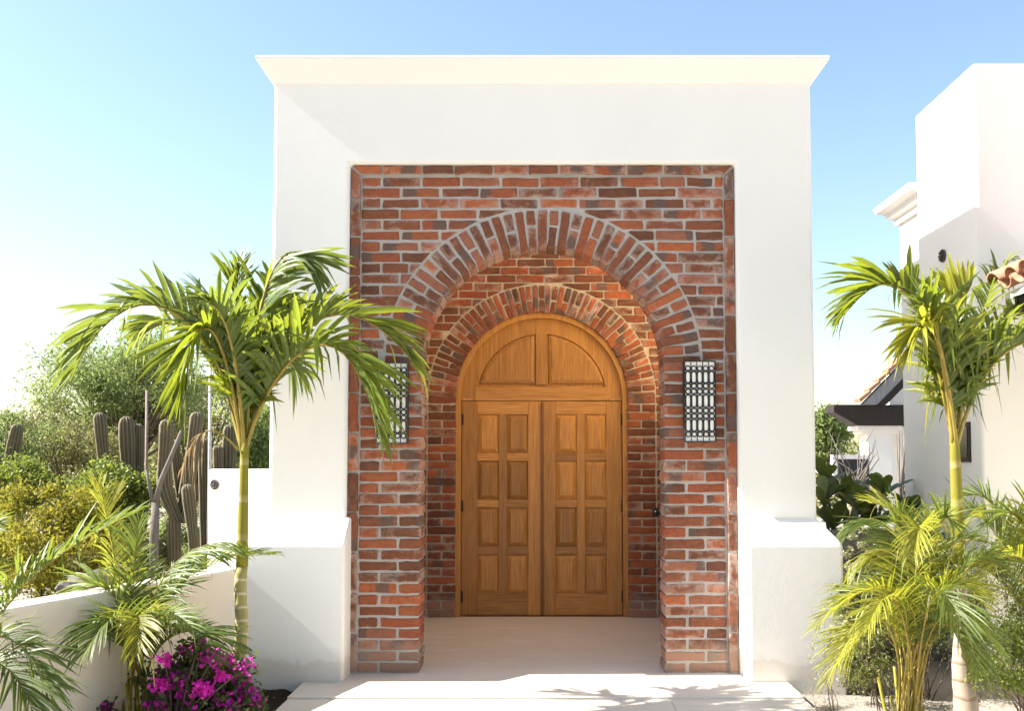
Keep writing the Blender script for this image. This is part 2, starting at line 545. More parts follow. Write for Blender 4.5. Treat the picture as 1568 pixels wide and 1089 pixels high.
def brick_mesh(poly, depth, rg, bev=0.005):
    n = len(poly)
    cx = sum(p[0] for p in poly) / n; cz = sum(p[1] for p in poly) / n
    W = max(p[0] for p in poly) - min(p[0] for p in poly); H = max(p[1] for p in poly) - min(p[1] for p in poly)
    kx, kz = max(0.3, 1 - 2 * bev / max(W, .01)), max(0.3, 1 - 2 * bev / max(H, .01))
    front = [(cx + (x - cx) * kx, rg.uniform(-0.0022, 0.0022), cz + (z - cz) * kz) for x, z in poly]
    rim = [(x, bev * rg.uniform(0.7, 1.5), z) for x, z in poly]
    back = [(x, depth, z) for x, z in poly]
    vs = front + rim + back + [(cx, -0.002 + rg.uniform(-0.002, 0.002), cz)]
    fs = [(i, (i + 1) % n, 3 * n) for i in range(n)]
    for a in (0, n):
        fs += [(a + i, a + n + i, a + n + (i + 1) % n, a + (i + 1) % n) for i in range(n)]
    me = bpy.data.meshes.new('brick')
    me.from_pydata(vs, [], fs)
    bm = bmesh.new(); bm.from_mesh(me); bmesh.ops.recalc_face_normals(bm, faces=bm.faces); bm.to_mesh(me); bm.free()
    # shade the face ring smooth so that worn edges roll over
    me.polygons.foreach_set('use_smooth', [False] * (3 * n))
    at_ = me.attributes.new('edge', 'FLOAT', 'POINT')
    at_.data.foreach_set('value', [0.72] * n + [1.0] * n + [1.0] * n + [0.0])
    me.materials.append(M['brick'])
    return me


def std_brick(w, h, depth, rg):
    key = (round(w / 0.006), round(h / 0.003), round(depth, 2), rg.randrange(5))
    if key not in brick_cache:
        brick_cache[key] = brick_mesh(outline(w, h, rg), depth, rg)
    return brick_cache[key]


def clip(poly, nx_, nz_, c):
    """keep nx*x + nz*z >= c"""
    out = []
    n = len(poly)
    for i in range(n):
        a, bb = poly[i], poly[(i + 1) % n]
        da, db = nx_ * a[0] + nz_ * a[1] - c, nx_ * bb[0] + nz_ * bb[1] - c
        if da >= 0: out.append(a)
        if (da >= 0) != (db >= 0):
            t = da / (da - db); out.append((a[0] + (bb[0] - a[0]) * t, a[1] + (bb[1] - a[1]) * t))
    return out


def place_brick(name, parent, cx, cz, w, h, yf, depth, rg, ang=0.0):
    me = std_brick(w, h, depth, rg)
    return link(name, me, None, parent, (cx + rg.uniform(-.0015, .0015), yf + rg.uniform(-0.004, 0.004), cz + rg.uniform(-.0012, .0012)), (rg.uniform(-.012, .012), ang + rg.uniform(-.010, .010), rg.uniform(-.006, .006)))


def clipped_brick(parent, x0, x1, z0, z1, yf, depth, rg, ac, ar):
    """brick cut to the outside of a circle; whole ones come from the shared set"""
    w, h = x1 - x0, z1 - z0
    cx, cz = (x0 + x1) / 2, (z0 + z1) / 2
    inside = out = 0; sx_ = sz_ = 0
    for i in range(9):
        for j in range(5):
            px, pz = x0 + w * (i + .5) / 9, z0 + h * (j + .5) / 5
            if math.hypot(px - ac[0], pz - ac[1]) < ar and pz > ac[1] - 0.03 or (pz <= ac[1] and abs(px - ac[0]) < ar): inside += 1
            else: out += 1; sx_ += px; sz_ += pz
    if out == 0: return
    if inside == 0: return place_brick('brick', parent, cx, cz, w, h, yf, depth, rg)
    if out / 45 < 0.14: return
    mx, mz = sx_ / out - ac[0], max(0.0, sz_ / out - ac[1])
    l = math.hypot(mx, mz)
    nx_, nz_ = mx / l, mz / l
    poly = clip(outline(w, h, rg), nx_, nz_, ar - (nx_ * (cx - ac[0]) + nz_ * (cz - ac[1])))
    if len(poly) < 3: return
    # area test
    A = abs(sum(poly[i][0] * poly[(i + 1) % len(poly)][1] - poly[(i + 1) % len(poly)][0] * poly[i][1] for i in range(len(poly)))) / 2
    if A < 0.0012: return
    link('brick', brick_mesh(poly, depth, rg), None, parent, (cx, yf + rg.uniform(-.004, .004), cz))


def arch_poly(r, cz, zb, n=48):
    return [(-r, zb)] + [(-r * math.cos(math.pi * i / n), cz + r * math.sin(math.pi * i / n)) for i in range(n + 1)] + [(r, zb)]


def arch_wall(name, x, ztop, r, cz, y0, y1, mat, parent):
    """wall sheet with an arched opening, y0 front, y1 back"""
    inner = arch_poly(r, cz, 0.0)
    n = len(inner)
    outer = []
    for px, pz in inner:
        if pz <= cz: outer.append((math.copysign(x, px), pz))
        else:
            dx, dz = px, pz - cz
            k1 = x / abs(dx) if abs(dx) > 1e-6 else 1e9
            k2 = (ztop - cz) / dz if dz > 1e-6 else 1e9
            k = min(k1, k2); outer.append((dx * k, cz + dz * k))
    s = MB()
    vs = [(a, y0, c) for a, c in inner] + [(a, y0, c) for a, c in outer] + [(a, y1, c) for a, c in inner] + [(a, y1, c) for a, c in outer]
    fs = []
    for i in range(n - 1):
        fs.append((i, i + 1, n + i + 1, n + i))
        fs.append((2 * n + i, 3 * n + i, 3 * n + i + 1, 2 * n + i + 1))
        fs.append((i, 2 * n + i, 2 * n + i + 1, i + 1))
    s.add(vs, fs)
    # corners of the sheet
    s.add([(-x, y0, ztop), outer_pt(outer, -1, y0, x, ztop), outer_pt(outer, -2, y0, x, ztop)], [(0, 1, 2)])
    s.add([(x, y0, ztop), outer_pt(outer, 1, y0, x, ztop), outer_pt(outer, 2, y0, x, ztop)], [(0, 1, 2)])
    return s.build(name, mat, parent)


def outer_pt(outer, which, y, x, ztop):
    if which == -1: q = max((p for p in outer if abs(p[0] + x) < 1e-4), key=lambda p: p[1])
    elif which == -2: q = min((p for p in outer if abs(p[1] - ztop) < 1e-4), key=lambda p: p[0])
    elif which == 1: q = max((p for p in outer if abs(p[0] - x) < 1e-4), key=lambda p: p[1])
    else: q = max((p for p in outer if abs(p[1] - ztop) < 1e-4), key=lambda p: p[0])
    return (q[0], y, q[1])


# ---- outer brick panel
RA, SPR = 0.772, 1.945          # arch radius and springing height
PITCH, BH = 0.0706, 0.0585
RD = 0.24                       # length of a voussoir
rg = random.Random(11)
panel = arch_wall('brick_panel', BX - 0.001, BT - 0.002, RA + 0.010, SPR, 0.006, 0.250, M['mortar'], portal)
FX = 1.163                      # half width inside the border
row = 0
z = 0.006
while z + BH < BT - 0.06:
    z0, z1 = z, z + BH
    first = 0.115 if row % 2 == 0 else 0.24
    if (z0 + z1) / 2 < SPR:
        for sgn in (-1, 1):
            segs, x = [], FX
            full = (row % 2 == 1) if sgn < 0 else (row % 2 == 0)
            wa = 0.24 if full else 0.122
            a0, a1 = FX, FX - wa; b0, b1 = a1 - 0.014, RA
            for k, (p, q) in enumerate(((a0, a1), (b0, b1))):
                lo, hi = sorted((sgn * p, sgn * q))
                j = rg.uniform(-0.006, 0.006)
                place_brick('brick', panel, (lo + hi) / 2, (z0 + z1) / 2, hi - lo - 0.002, BH + rg.uniform(-.003, .003), 0.0, 0.240 if k == 1 else 0.09, rg)
    else:
        x = -FX
        w = first
        while x < FX - 0.03:
            x1 = min(x + w + rg.uniform(-0.006, 0.006), FX)
            if FX - x1 < 0.05: x1 = FX
            clipped_brick(panel, x, x1, z0 + rg.uniform(-.001, .001), z1 + rg.uniform(-.001, .001), 0.0, 0.09, rg, (0, SPR), RA + RD + 0.014)
            x = x1 + 0.014
            w = 0.24 if rg.random() > 0.10 else 0.16
    z += PITCH; row += 1


def arch_ring(parent, r, cz, n, yf, depth, rg, rd=RD, joint=0.0135):
    for i in range(n):
        th = math.pi * (i + 0.5) / n
        wmid = math.pi * (r + rd / 2) / n
        bw = wmid - joint
        if i % 2 == 0:
            parts = [(r, r + rd)]
        else:
            m_ = r + rd * rg.uniform(0.44, 0.58)
            parts = [(r, m_ - 0.006), (m_ + 0.006, r + rd)]
        for a, c in parts:
            rc = (a + c) / 2
            place_brick('arch_brick', parent, -rc * math.cos(th), cz + rc * math.sin(th), c - a - rg.uniform(0.001, 0.006), bw + rg.uniform(-.004, .002), yf - 0.002, depth, rg, ang=math.pi + th if False else th - math.pi)


arch_ring(panel, RA, SPR, 41, 0.0, 0.240, rg)

# border of stretchers framing the panel, mitred at the top corners
BW = 0.066
s_ = MB()
for sgn in (-1, 1):
    a, c = sorted((sgn * (BX - 0.002), sgn * (BX - BW + 0.004)))
    s_.box((a, -0.012, 0.0), (c, 0.0055, BT - 0.003))
s_.box((-BX + BW - 0.0039, -0.012, BT - BW + 0.010), (BX - BW + 0.0039, 0.0055, BT - 0.003))
s_.build('border_mortar', M['mortar'], panel)
def miter_brick(poly, yf):
    cx = sum(p[0] for p in poly) / len(poly); cz = sum(p[1] for p in poly) / len(poly)
    link('border_brick', brick_mesh([(x - cx + rg.uniform(-.002, .002), z - cz + rg.uniform(-.002, .002)) for x, z in poly], 0.05, rg), None, panel, (cx, yf, cz))
for sgn in (-1, 1):
    z = 0.004
    zt = BT - 0.22
    nb = 12; step = zt / nb
    for k in range(nb):
        L = step - 0.013 + rg.uniform(-.003, .003)
        link('border_brick', std_brick(L, 0.059, 0.05, rg), None, panel, (sgn * (BX - 0.034), -0.026 + rg.uniform(-.004, .004), 0.004 + (k + 0.5) * step), (rg.uniform(-.006, .006), R(90) + rg.uniform(-.008, .008), 0))
    x0, x1 = sgn * (BX - 0.005), sgn * (BX - 0.063)
    pts = [(x0, zt + 0.006), (x1, zt + 0.006), (x1, BT - 0.068), (x0, BT - 0.018)]
    miter_brick(pts if sgn < 0 else pts[::-1], -0.026)
    pts = [(sgn * (BX - 0.018), BT - 0.006), (sgn * (BX - 0.20), BT - 0.006), (sgn * (BX - 0.20), BT - 0.054), (sgn * (BX - 0.066), BT - 0.054)]
    miter_brick(pts if sgn > 0 else pts[::-1], -0.026)
x = -BX + 0.212
while x < BX - 0.22:
    x1 = min(x + 0.238 + rg.uniform(-.05, .006), BX - 0.212)
    if BX - 0.212 - x1 < 0.06: x1 = BX - 0.212
    link('border_brick', std_brick(x1 - x, 0.049, 0.05, rg), None, panel, ((x + x1) / 2, -0.026 + rg.uniform(-.003, .003), BT - 0.030), (0, rg.uniform(-.006, .006), 0))
    x = x1 + 0.013

# ---- inner brick wall with the door arch
DY = 2.25
RB, SPB = 0.742, 1.888
inner = empty('brick_wall', (0, DY, 0))
tag(inner, 'shaded inner brick wall with its own arch around the wooden door', 'brick wall')
iw = arch_wall('wall_face', BX - 0.001, TOP + 0.09, RB + 0.010, SPB, 0.012, 0.2, M['mortar_in'], inner)
rg = random.Random(23)
z, row = 0.004, 0
while z + BH < 3.35:
    z0, z1 = z, z + BH
    if (z0 + z1) / 2 < SPB:
        for sgn in (-1, 1):
            cuts = [(RB, RB + RD)] if row % 2 == 0 else [(RB, RB + 0.114), (RB + 0.126, RB + RD)]
            cuts.append((RB + RD + 0.013, BX - 0.006))
            for k, (p, q) in enumerate(cuts):
                lo, hi = sorted((sgn * p, sgn * q))
                place_brick('brick', iw, (lo + hi) / 2, (z0 + z1) / 2, hi - lo - 0.002, BH + rg.uniform(-.003, .003), 0.0, 0.19 if k == 0 else 0.09, rg)
    else:
        x = -BX + 0.006; w = 0.115 if row % 2 == 0 else 0.24
        while x < BX - 0.04:
            x1 = min(x + w + rg.uniform(-0.006, 0.006), BX - 0.006)
            if BX - x1 < 0.05: x1 = BX - 0.006
            clipped_brick(iw, x, x1, z0, z1, 0.0, 0.09, rg, (0, SPB), RB + RD + 0.012)
            x = x1 + 0.014; w = 0.24
    z += PITCH; row += 1
arch_ring(iw, RB, SPB, 51, 0.0, 0.19, rg, joint=0.0095)

# ================================================================== the door
door = empty('double_door', (0, DY, 0))
tag(door, 'arched golden wooden double door with raised panels', 'door')
DF = 0.075           # door face behind the brick face


def zbar(parent, name, c, L, w, t, vertical, yoff=0.0, bevel=0.003, mat=None):
    """board with its grain along the local z axis"""
    s = MB(); s.box((-w / 2, 0, -L / 2), (w / 2, t, L / 2))
    return s.build(name, mat or M['wood'], parent, loc=(c[0], yoff, c[1]), rot=(0, 0 if vertical else R(90), 0), bevel=bevel, seg=2)


def raised_panel(parent, cx, cz, w, h, yf):
    s = MB()
    lv = [(0, 0.016), (0.006, 0.017), (0.010, 0.011), (0.034, 0.001), (0.037, -0.002)]
    rings = []
    for d, y in lv:
        rings.append([(-w / 2 + d, y, -h / 2 + d), (w / 2 - d, y, -h / 2 + d), (w / 2 - d, y, h / 2 - d), (-w / 2 + d, y, h / 2 - d)])
    vs = [p for r in rings for p in r]; fs = []
    for i in range(len(rings) - 1):
        fs += [(i * 4 + j, i * 4 + (j + 1) % 4, i * 4 + 4 + (j + 1) % 4, i * 4 + 4 + j) for j in range(4)]
    k = (len(rings) - 1) * 4; fs.append((k, k + 1, k + 2, k + 3))
    s.add(vs, fs)
    return s.build('panel', M['wood'], parent, loc=(cx, yf, cz))


# jamb and arched casing
def arch_band(r0, r1, cz, zb, y0, y1, n=40, a0=0.0, a1=math.pi):
    s = MB()
    pr = []
    if zb is not None and a0 == 0.0: pr.append(((-r0, zb), (-r1, zb)))
    for i in range(n + 1):
        th = a0 + (a1 - a0) * i / n
        pr.append(((-r0 * math.cos(th), cz + r0 * math.sin(th)), (-r1 * math.cos(th), cz + r1 * math.sin(th))))
    if zb is not None and a1 == math.pi: pr.append(((r0, zb), (r1, zb)))
    vs = []
    for (a, c), (d, e) in pr: vs += [(a, y0, c), (d, y0, e), (d, y1, e), (a, y1, c)]
    fs = []
    for i in range(len(pr) - 1):
        for j in range(4): fs.append((i * 4 + j, i * 4 + (j + 1) % 4, i * 4 + 4 + (j + 1) % 4, i * 4 + 4 + j))
    fs += [(0, 1, 2, 3), tuple(len(vs) - 4 + j for j in (3, 2, 1, 0))]
    s.add(vs, fs)
    return s


arch_band(0.700, RB + 0.008, SPB, 0.0, 0.030, 0.20).build('door_frame', M['wood'], door)
TZ = 1.864                       # top of the leaves
# fanlight: solid arched head with two quarter-round panels
s = MB(); s.prism([(-0.70, TZ + 0.002)] + [(-0.70 * math.cos(math.pi * i / 40), SPB + 0.70 * math.sin(math.pi * i / 40)) for i in range(41)] + [(0.70, TZ + 0.002)], DF + 0.030, DF + 0.06)
tym = s.build('arched_head', M['wood'], door)
RI = 0.565
for a0, a1 in ((0.0, math.pi * 0.5), (math.pi * 0.5, math.pi)):
    arch_band(RI, 0.6995, SPB, None, DF, DF + 0.0295, 24, a0 + (0.0 if a0 else 0.0), a1).build('curved_rail', M['wood'], tym)
zbar(tym, 'mullion', (0, SPB + 0.345), 0.455, 0.105, 0.029, True, DF + 0.001)
for sgn in (-1, 1):
    s = MB()
    zb = SPB + 0.122; xi = 0.053
    ths = [i / 20 for i in range(21)]
    def qpts(d):
        r = RI - d + 0.004; xa = xi + d; zb2 = zb + d
        t0 = math.asin(min(1, (zb2 - SPB) / r)); t1 = math.acos(min(1, xa / r))
        return [(sgn * xa, zb2)] + [(sgn * r * math.cos(t0 + (t1 - t0) * t), SPB + r * math.sin(t0 + (t1 - t0) * t)) for t in ths]
    lv = [(0.0, 0.022), (0.008, 0.016), (0.012, 0.010), (0.034, 0.002), (0.037, -0.001)]
    rings = [[(x, DF + y, z) for x, z in qpts(d)] for d, y in lv]
    n = len(rings[0]); vs = [p for r in rings for p in r]; fs = []
    for i in range(len(rings) - 1): fs += [(i * n + j, i * n + (j + 1) % n, (i + 1) * n + (j + 1) % n, (i + 1) * n + j) for j in range(n)]
    fs.append(tuple((len(rings) - 1) * n + j for j in range(n)))
    s.add(vs, fs); s.build('panel', M['wood'], tym)
zbar(tym, 'transom_rail', (0, TZ + 0.062), 1.165, 0.122, 0.034, False, DF - 0.006)
for sgn in (-1, 1):
    zbar(tym, 'stile', (sgn * 0.641, TZ + 0.062), 0.120, 0.113, 0.028, True, DF + 0.001)
# leaves
for sgn in (-1, 1):
    lw = 0.692
    leaf = MB(); leaf.box((-lw / 2, DF + 0.018, 0.008), (lw / 2, DF + 0.045, TZ - 0.003))
    lf = leaf.build('door_leaf', M['wood'], door, loc=(sgn * (lw / 2 + 0.004), 0, 0))
    hs, ms, ls = 0.135, 0.070, 0.115          # hinge, middle and lock stiles
    pw = (lw - hs - ms - ls) / 2
    xs_ = [-lw / 2, -lw / 2 + hs, -lw / 2 + hs + pw, -lw / 2 + hs + pw + ms, -lw / 2 + hs + 2 * pw + ms, lw / 2]
    if sgn > 0: xs_ = [-x for x in reversed(xs_)]
    zbar(lf, 'stile', ((xs_[0] + xs_[1]) / 2, TZ / 2 + 0.003), TZ - 0.012, xs_[1] - xs_[0], 0.018, True, DF)
    zbar(lf, 'stile', ((xs_[4] + xs_[5]) / 2, TZ / 2 + 0.003), TZ - 0.012, xs_[5] - xs_[4], 0.018, True, DF)
    rb, rt, rr, ph = 0.180, 0.122, 0.066, 0.340
    zz = [0.010 + rb]
    for k in range(4):
        zz.append(zz[-1] + ph)
        if k < 3: zz.append(zz[-1] + rr)
    W = xs_[4] - xs_[1]
    xm = (xs_[4] + xs_[1]) / 2
    zbar(lf, 'rail', (xm, 0.010 + rb / 2), W, rb, 0.017, False, DF + 0.001)
    zbar(lf, 'rail', (xm, (zz[-1] + TZ - 0.003) / 2), W, TZ - 0.003 - zz[-1], 0.017, False, DF + 0.001)
    for k in range(3):
        a, c = zz[1 + 2 * k], zz[2 + 2 * k]
        for x0, x1 in ((xs_[1], xs_[2]), (xs_[3], xs_[4])):
            zbar(lf, 'rail', ((x0 + x1) / 2, (a + c) / 2), x1 - x0, c - a, 0.017, False, DF + 0.001)
    zbar(lf, 'stile', ((xs_[2] + xs_[3]) / 2, (zz[0] + zz[-1]) / 2), zz[-1] - zz[0], xs_[3] - xs_[2], 0.0165, True, DF + 0.0015)
    for k in range(4):
        a, c = zz[2 * k], zz[2 * k + 1]
        for x0, x1 in ((xs_[1], xs_[2]), (xs_[3], xs_[4])):
            raised_panel(lf, (x0 + x1) / 2, (a + c) / 2, x1 - x0, c - a, DF)
    for zc in (1.70, 0.95, 0.17):
        s = MB(); s.tube([(0, 0, -0.05), (0, 0, 0.05)], 0.009, 10); s.box((-0.004, 0.002, -0.046), (0.016, 0.010, 0.046))
        s.build('hinge', M['iron'], lf, loc=(sgn * (lw / 2 + 0.002), DF - 0.008, zc))
M['wood_strip'] = mat_wood('wood_astragal', (0.14, 0.052, 0.014), (0.20, 0.078, 0.022), (0.25, 0.10, 0.03))
zbar(door, 'astragal', (0.004, TZ / 2 - 0.006), TZ - 0.03, 0.026, 0.020, True, DF - 0.018, 0.006, M['wood_strip'])
s = MB(); s.box((-0.70, 0.05, 0.0), (0.70, 0.16, 0.006)); s.build('threshold', M['wood_strip'], door)

# doorbell on the inner wall
bell = empty('doorbell', at(1003, 785, DY - 0.006)); tag(bell, 'small black doorbell box on the inner brick wall', 'doorbell')
s = MB(); s.box((-0.020, -0.022, -0.036), (0.020, 0.012, 0.036)); s.build('housing', M['black'], bell, bevel=0.004, seg=2)
s = MB(); s.tube([(0, -0.027, 0.010), (0, -0.020, 0.010)], 0.008, 12); s.build('button', M['glass'], bell)

# ================================================================== wall lanterns
def torus(R0, r, n=14, m=5, stretch=0.0):
    s = MB(); vs = []; fs = []
    for i in range(n):
        a = 2 * math.pi * i / n
        ca, sa = math.cos(a), math.sin(a)
        off = stretch if sa > 1e-6 else (-stretch if sa < -1e-6 else 0)
        for j in range(m):
            q = 2 * math.pi * j / m
            rr = R0 + r * math.cos(q)
            vs.append((rr * ca, r * math.sin(q), rr * sa + off))
    for i in range(n):
        for j in range(m):
            fs.append((i * m + j, i * m + (j + 1) % m, ((i + 1) % n) * m + (j + 1) % m, ((i + 1) % n) * m + j))
    s.add(vs, fs)
    return s.mesh('ring', True)


ring_me = torus(0.0150, 0.0038); ring_me.materials.append(M['iron'])
slot_me = torus(0.0150, 0.0040, 16, 5, 0.024); slot_me.materials.append(M['iron'])
LW, LH = 0.200, 0.515
for (u, v, side) in ((600.5, 617.5, 'left'), (1071.5, 615, 'right')):
    c = at(u, v, -0.075)
    ln = empty('wall_lantern', (c.x, 0, c.z))
    tag(ln, 'white glass wall lantern behind black iron grille, ' + ('half hidden by the palm fronds' if side == 'left' else 'in full view on the brick'), 'wall lantern', 'iron lanterns flanking the arch')
    s = MB(); s.box((-LW / 2 + 0.004, -0.062, -LH / 2 + 0.004), (LW / 2 - 0.004, 0.012, LH / 2 - 0.004)); s.build('back_box', M['iron'], ln)
    s = MB(); s.box((-LW / 2 + 0.006, -0.079, -LH / 2 + 0.006), (LW / 2 - 0.006, -0.063, LH / 2 - 0.006)); s.build('glass', M['glass'], ln)
    s = MB(); t_ = 0.007
    for x0, x1, z0, z1 in ((-LW / 2, LW / 2, LH / 2 - t_, LH / 2), (-LW / 2, LW / 2, -LH / 2, -LH / 2 + t_), (-LW / 2, -LW / 2 + t_, -LH / 2 + t_, LH / 2 - t_), (LW / 2 - t_, LW / 2, -LH / 2 + t_, LH / 2 - t_)):
        s.box((x0, -0.095, z0), (x1, -0.055, z1))
    fr = s.build('frame', M['iron'], ln)
    cw = (LW - 2 * t_) / 5
    for k in range(1, 5):
        s = MB(); s.box((-0.0022, -0.003, -LH / 2 + t_), (0.0022, 0.003, LH / 2 - t_)); s.build('bar', M['iron'], ln, loc=(-LW / 2 + t_ + k * cw, -0.0855, 0))
    H = LH
    for k in range(5):
        x = -LW / 2 + t_ + (k + 0.5) * cw
        for zr in (0.405, 0.188, 0.121, -0.115, -0.182, -0.405):
            link('ring', ring_me, None, ln, (x, -0.0853, zr * H))
        for zr in (0.295, 0.003, -0.295):
            link('slot_ring', slot_me, None, ln, (x, -0.0849, zr * H))
        # little crosses of wire between the rings
        s = MB()
        for zr in (0.368, 0.225, 0.155, 0.086, -0.080, -0.148, -0.217, -0.368):
            for sg in (-1, 1):
                s.tube([(-cw / 2 + 0.002, 0, zr * H - 0.011 * sg), (cw / 2 - 0.002, 0, zr * H + 0.011 * sg)], 0.0024, 4)
        s.build('scroll_wire', M['iron'], ln, loc=(x, -0.0840, 0))

# ================================================================== garden walls
def wall_between(name, p0, p1, thick, z0, ztop, mat, label, cat, bevel=0.02):
    p0, p1 = Vector(p0), Vector(p1)
    d = p1 - p0
    o = empty(name, (p0.x, p0.y, 0), math.atan2(d.y, d.x))
    s = MB(); s.box((0, 0, z0), (d.length, thick, ztop))
    s.build('wall_body', mat, o, bevel=bevel)
    tag(o, label, cat)
    return o


low = wall_between('low_wall', (-3.69, -6.30), (-1.78, -0.05), 0.17, -0.3, 0.685, M['low_wall'], 'low cream garden wall running forward from the left buttress', 'garden wall', 0.018)
blk = wall_between('stub_wall', (-2.60, 1.42), (-1.70, 1.06), 0.30, -0.3, 1.275, M['plaster_far'], 'short sunlit white wall joining the left side of the portal', 'garden wall', 0.02)
rw = wall_between('side_wall', (1.735, 0.95), (2.86, 0.75), 0.20, -0.3, 0.83, M['shade_wall'], 'garden wall between portal and right house, portal shade put into its dark colour', 'garden wall', 0.015)


def ornament(loc, rz, r, label):
    o = empty('wall_ornament', loc, rz)
    tag(o, label, 'ornament', 'round metal ornaments')
    s = MB(); s.tube([(0, -0.010, 0), (0, -0.004, 0), (0, 0.002, 0)], [r * 0.80, r * 0.92, r * 0.94], 18); s.build('disc', M['ornament'], o)
    rr = torus(r * 0.9, r * 0.12, 18, 6); rr.materials.append(M['ornament'])
    link('rim', rr, None, o, (0, -0.008, 0))
    for k in range(8):
        a = 2 * math.pi * k / 8
        s = MB(); s.tube([(r * .3 * math.cos(a), -0.012, r * .3 * math.sin(a)), (r * .75 * math.cos(a), -0.020, r * .75 * math.sin(a))], [r * .05, r * .14], 6)
        s.build('petal', M['ornament'], o)
    s = MB(); s.tube([(0, -0.024, 0), (0, -0.016, 0), (0, -0.006, 0)], [r * .12, r * .26, r * .30], 10); s.build('boss', M['ornament'], o)


p = at(320, 743, 1.25)
dirb = Vector((0.90, -0.36)).normalized()
tpar = (p.x + 2.60) / dirb.x
ornament((p.x, 1.42 + dirb.y * tpar - 0.004, p.z), math.atan2(dirb.y, dirb.x), 0.040, 'small round dark metal ornament on the short sunlit wall')

# ================================================================== house on the right
house = empty('white_house', (2.862, 0.14, 0))
tag(house, 'tall white plaster house with clay tile eave at right edge', 'house')
house_loc = Vector((2.862, 0.14, 0))


def hpart(s, name, mat, bevel=0.0, parent=house):
    o = s.build(name, mat, parent, bevel=bevel)
    o.location = -house_loc if parent is house else (0, 0, 0)
    return o


HX = 2.862
s = MB(); s.box((HX, 0.14, -0.3), (6.5, 1.16, 3.985)); hpart(s, 'wall', M['plaster_far'], 0.02)
s = MB(); s.box((HX + 0.11, 1.161, -0.3), (6.5, 1.83, 3.36)); rear = hpart(s, 'wall', M['plaster_far'], 0.012)
s = MB(); rings = []
for o_, z_ in [(-0.02, 3.30), (0.03, 3.30), (0.035, 3.345), (0.075, 3.36), (0.09, 3.40), (0.15, 3.425), (0.165, 3.47), (-0.2, 3.475)]:
    rings.append([(HX + 0.11 - o_, 1.162, z_), (6.5, 1.162, z_), (6.5, 1.83 + o_, z_), (HX + 0.11 - o_, 1.83 + o_, z_)])
vs = [p for r in rings for p in r]; fs = []
for i in range(len(rings) - 1): fs += [(i * 4 + j, i * 4 + (j + 1) % 4, i * 4 + 4 + (j + 1) % 4, i * 4 + 4 + j) for j in range(4)]
fs += [(0, 1, 2, 3), tuple(len(vs) - 4 + j for j in range(4))]
s.add(vs, fs); hpart(s, 'cornice', M['plaster_far'])
# small dark window on the side wall behind the palm trunk
s = MB(); s.box((HX - 0.012, 0.30, 1.33), (HX + 0.01, 0.62, 1.60)); w_ = hpart(s, 'window', M['wood_dark'])
s = MB(); s.box((HX - 0.016, 0.33, 1.36), (HX - 0.0125, 0.59, 1.57)); o_ = s.build('pane', M['pane'], w_)
# wing with the tiled eave (its wall stands outside the picture)
s = MB(); s.box((3.60, -3.6, -0.3), (6.5, 0.139, 2.75)); hpart(s, 'wing_wall', M['plaster_far'], 0.02)
eave = MB()
EX, EZ = 2.78, 2.345              # lower edge of the eave
SL = math.tan(R(24))
eave.prism([(EX + 0.05, EZ + 0.012), (3.62, EZ + 0.012 + SL * 0.79), (3.62, EZ - 0.02 + SL * 0.79), (EX + 0.05, EZ - 0.020)], -2.9, -0.30)
dk = hpart(eave, 'eave_deck', M['plaster_far'])
s = MB(); s.box((EX + 0.10, -2.9, EZ - 0.125), (EX + 0.22, -0.315, EZ - 0.002)); hpart(s, 'eave_beam', M['wood_dark'], 0.006)


def tile_mesh(up):
    """half-round clay tile along local x, sloping up"""
    s = MB(); n = 8; L = 0.42; th = 0.014
    vs = []
    for e, (x, k) in enumerate(((0, 1.0), (L, 0.86))):
        for i in range(n + 1):
            a = math.pi * i / n
            for rr in (0.085 * k, 0.085 * k - th):
                y_, z_ = rr * math.cos(a), rr * math.sin(a) * 0.85
                vs.append((x, y_, (z_ if up else -z_)))
    fs = []
    m = 2 * (n + 1)
    for i in range(n):
        a = 2 * i
        fs += [(a, a + 2, m + a + 2, m + a), (a + 1, m + a + 1, m + a + 3, a + 3), (a, a + 1, a + 3, a + 2), (m + a, m + a + 2, m + a + 3, m + a + 1)]
    fs += [(0, m, m + 1, 1), (2 * n, 2 * n + 1, m + 2 * n + 1, m + 2 * n)]
    s.add(vs, fs)
    me = s.mesh('roof_tile', True); me.materials.append(M['terracotta']); return me


cap_me, pan_me = tile_mesh(True), tile_mesh(False)
rt = random.Random(3)
for k in range(12):
    for q in range(2):
        y_ = -0.33 - k * 0.20
        for (me, dy, dz) in ((cap_me, 0, 0.075), (pan_me, -0.10, 0.090)):
            o = link('roof_tile', me, None, house, Vector((EX - 0.02 + q * 0.34 + rt.uniform(-.012, .012), y_ + dy, EZ + dz + SL * q * 0.34 + q * 0.016)) - house_loc, (rt.uniform(-.03, .03), -R(24), rt.uniform(-.02, .02)))
ornament((HX - 0.004, 0.68, 2.80), -math.pi / 2, 0.047, 'dark oval-looking metal ornament high on the house side wall')

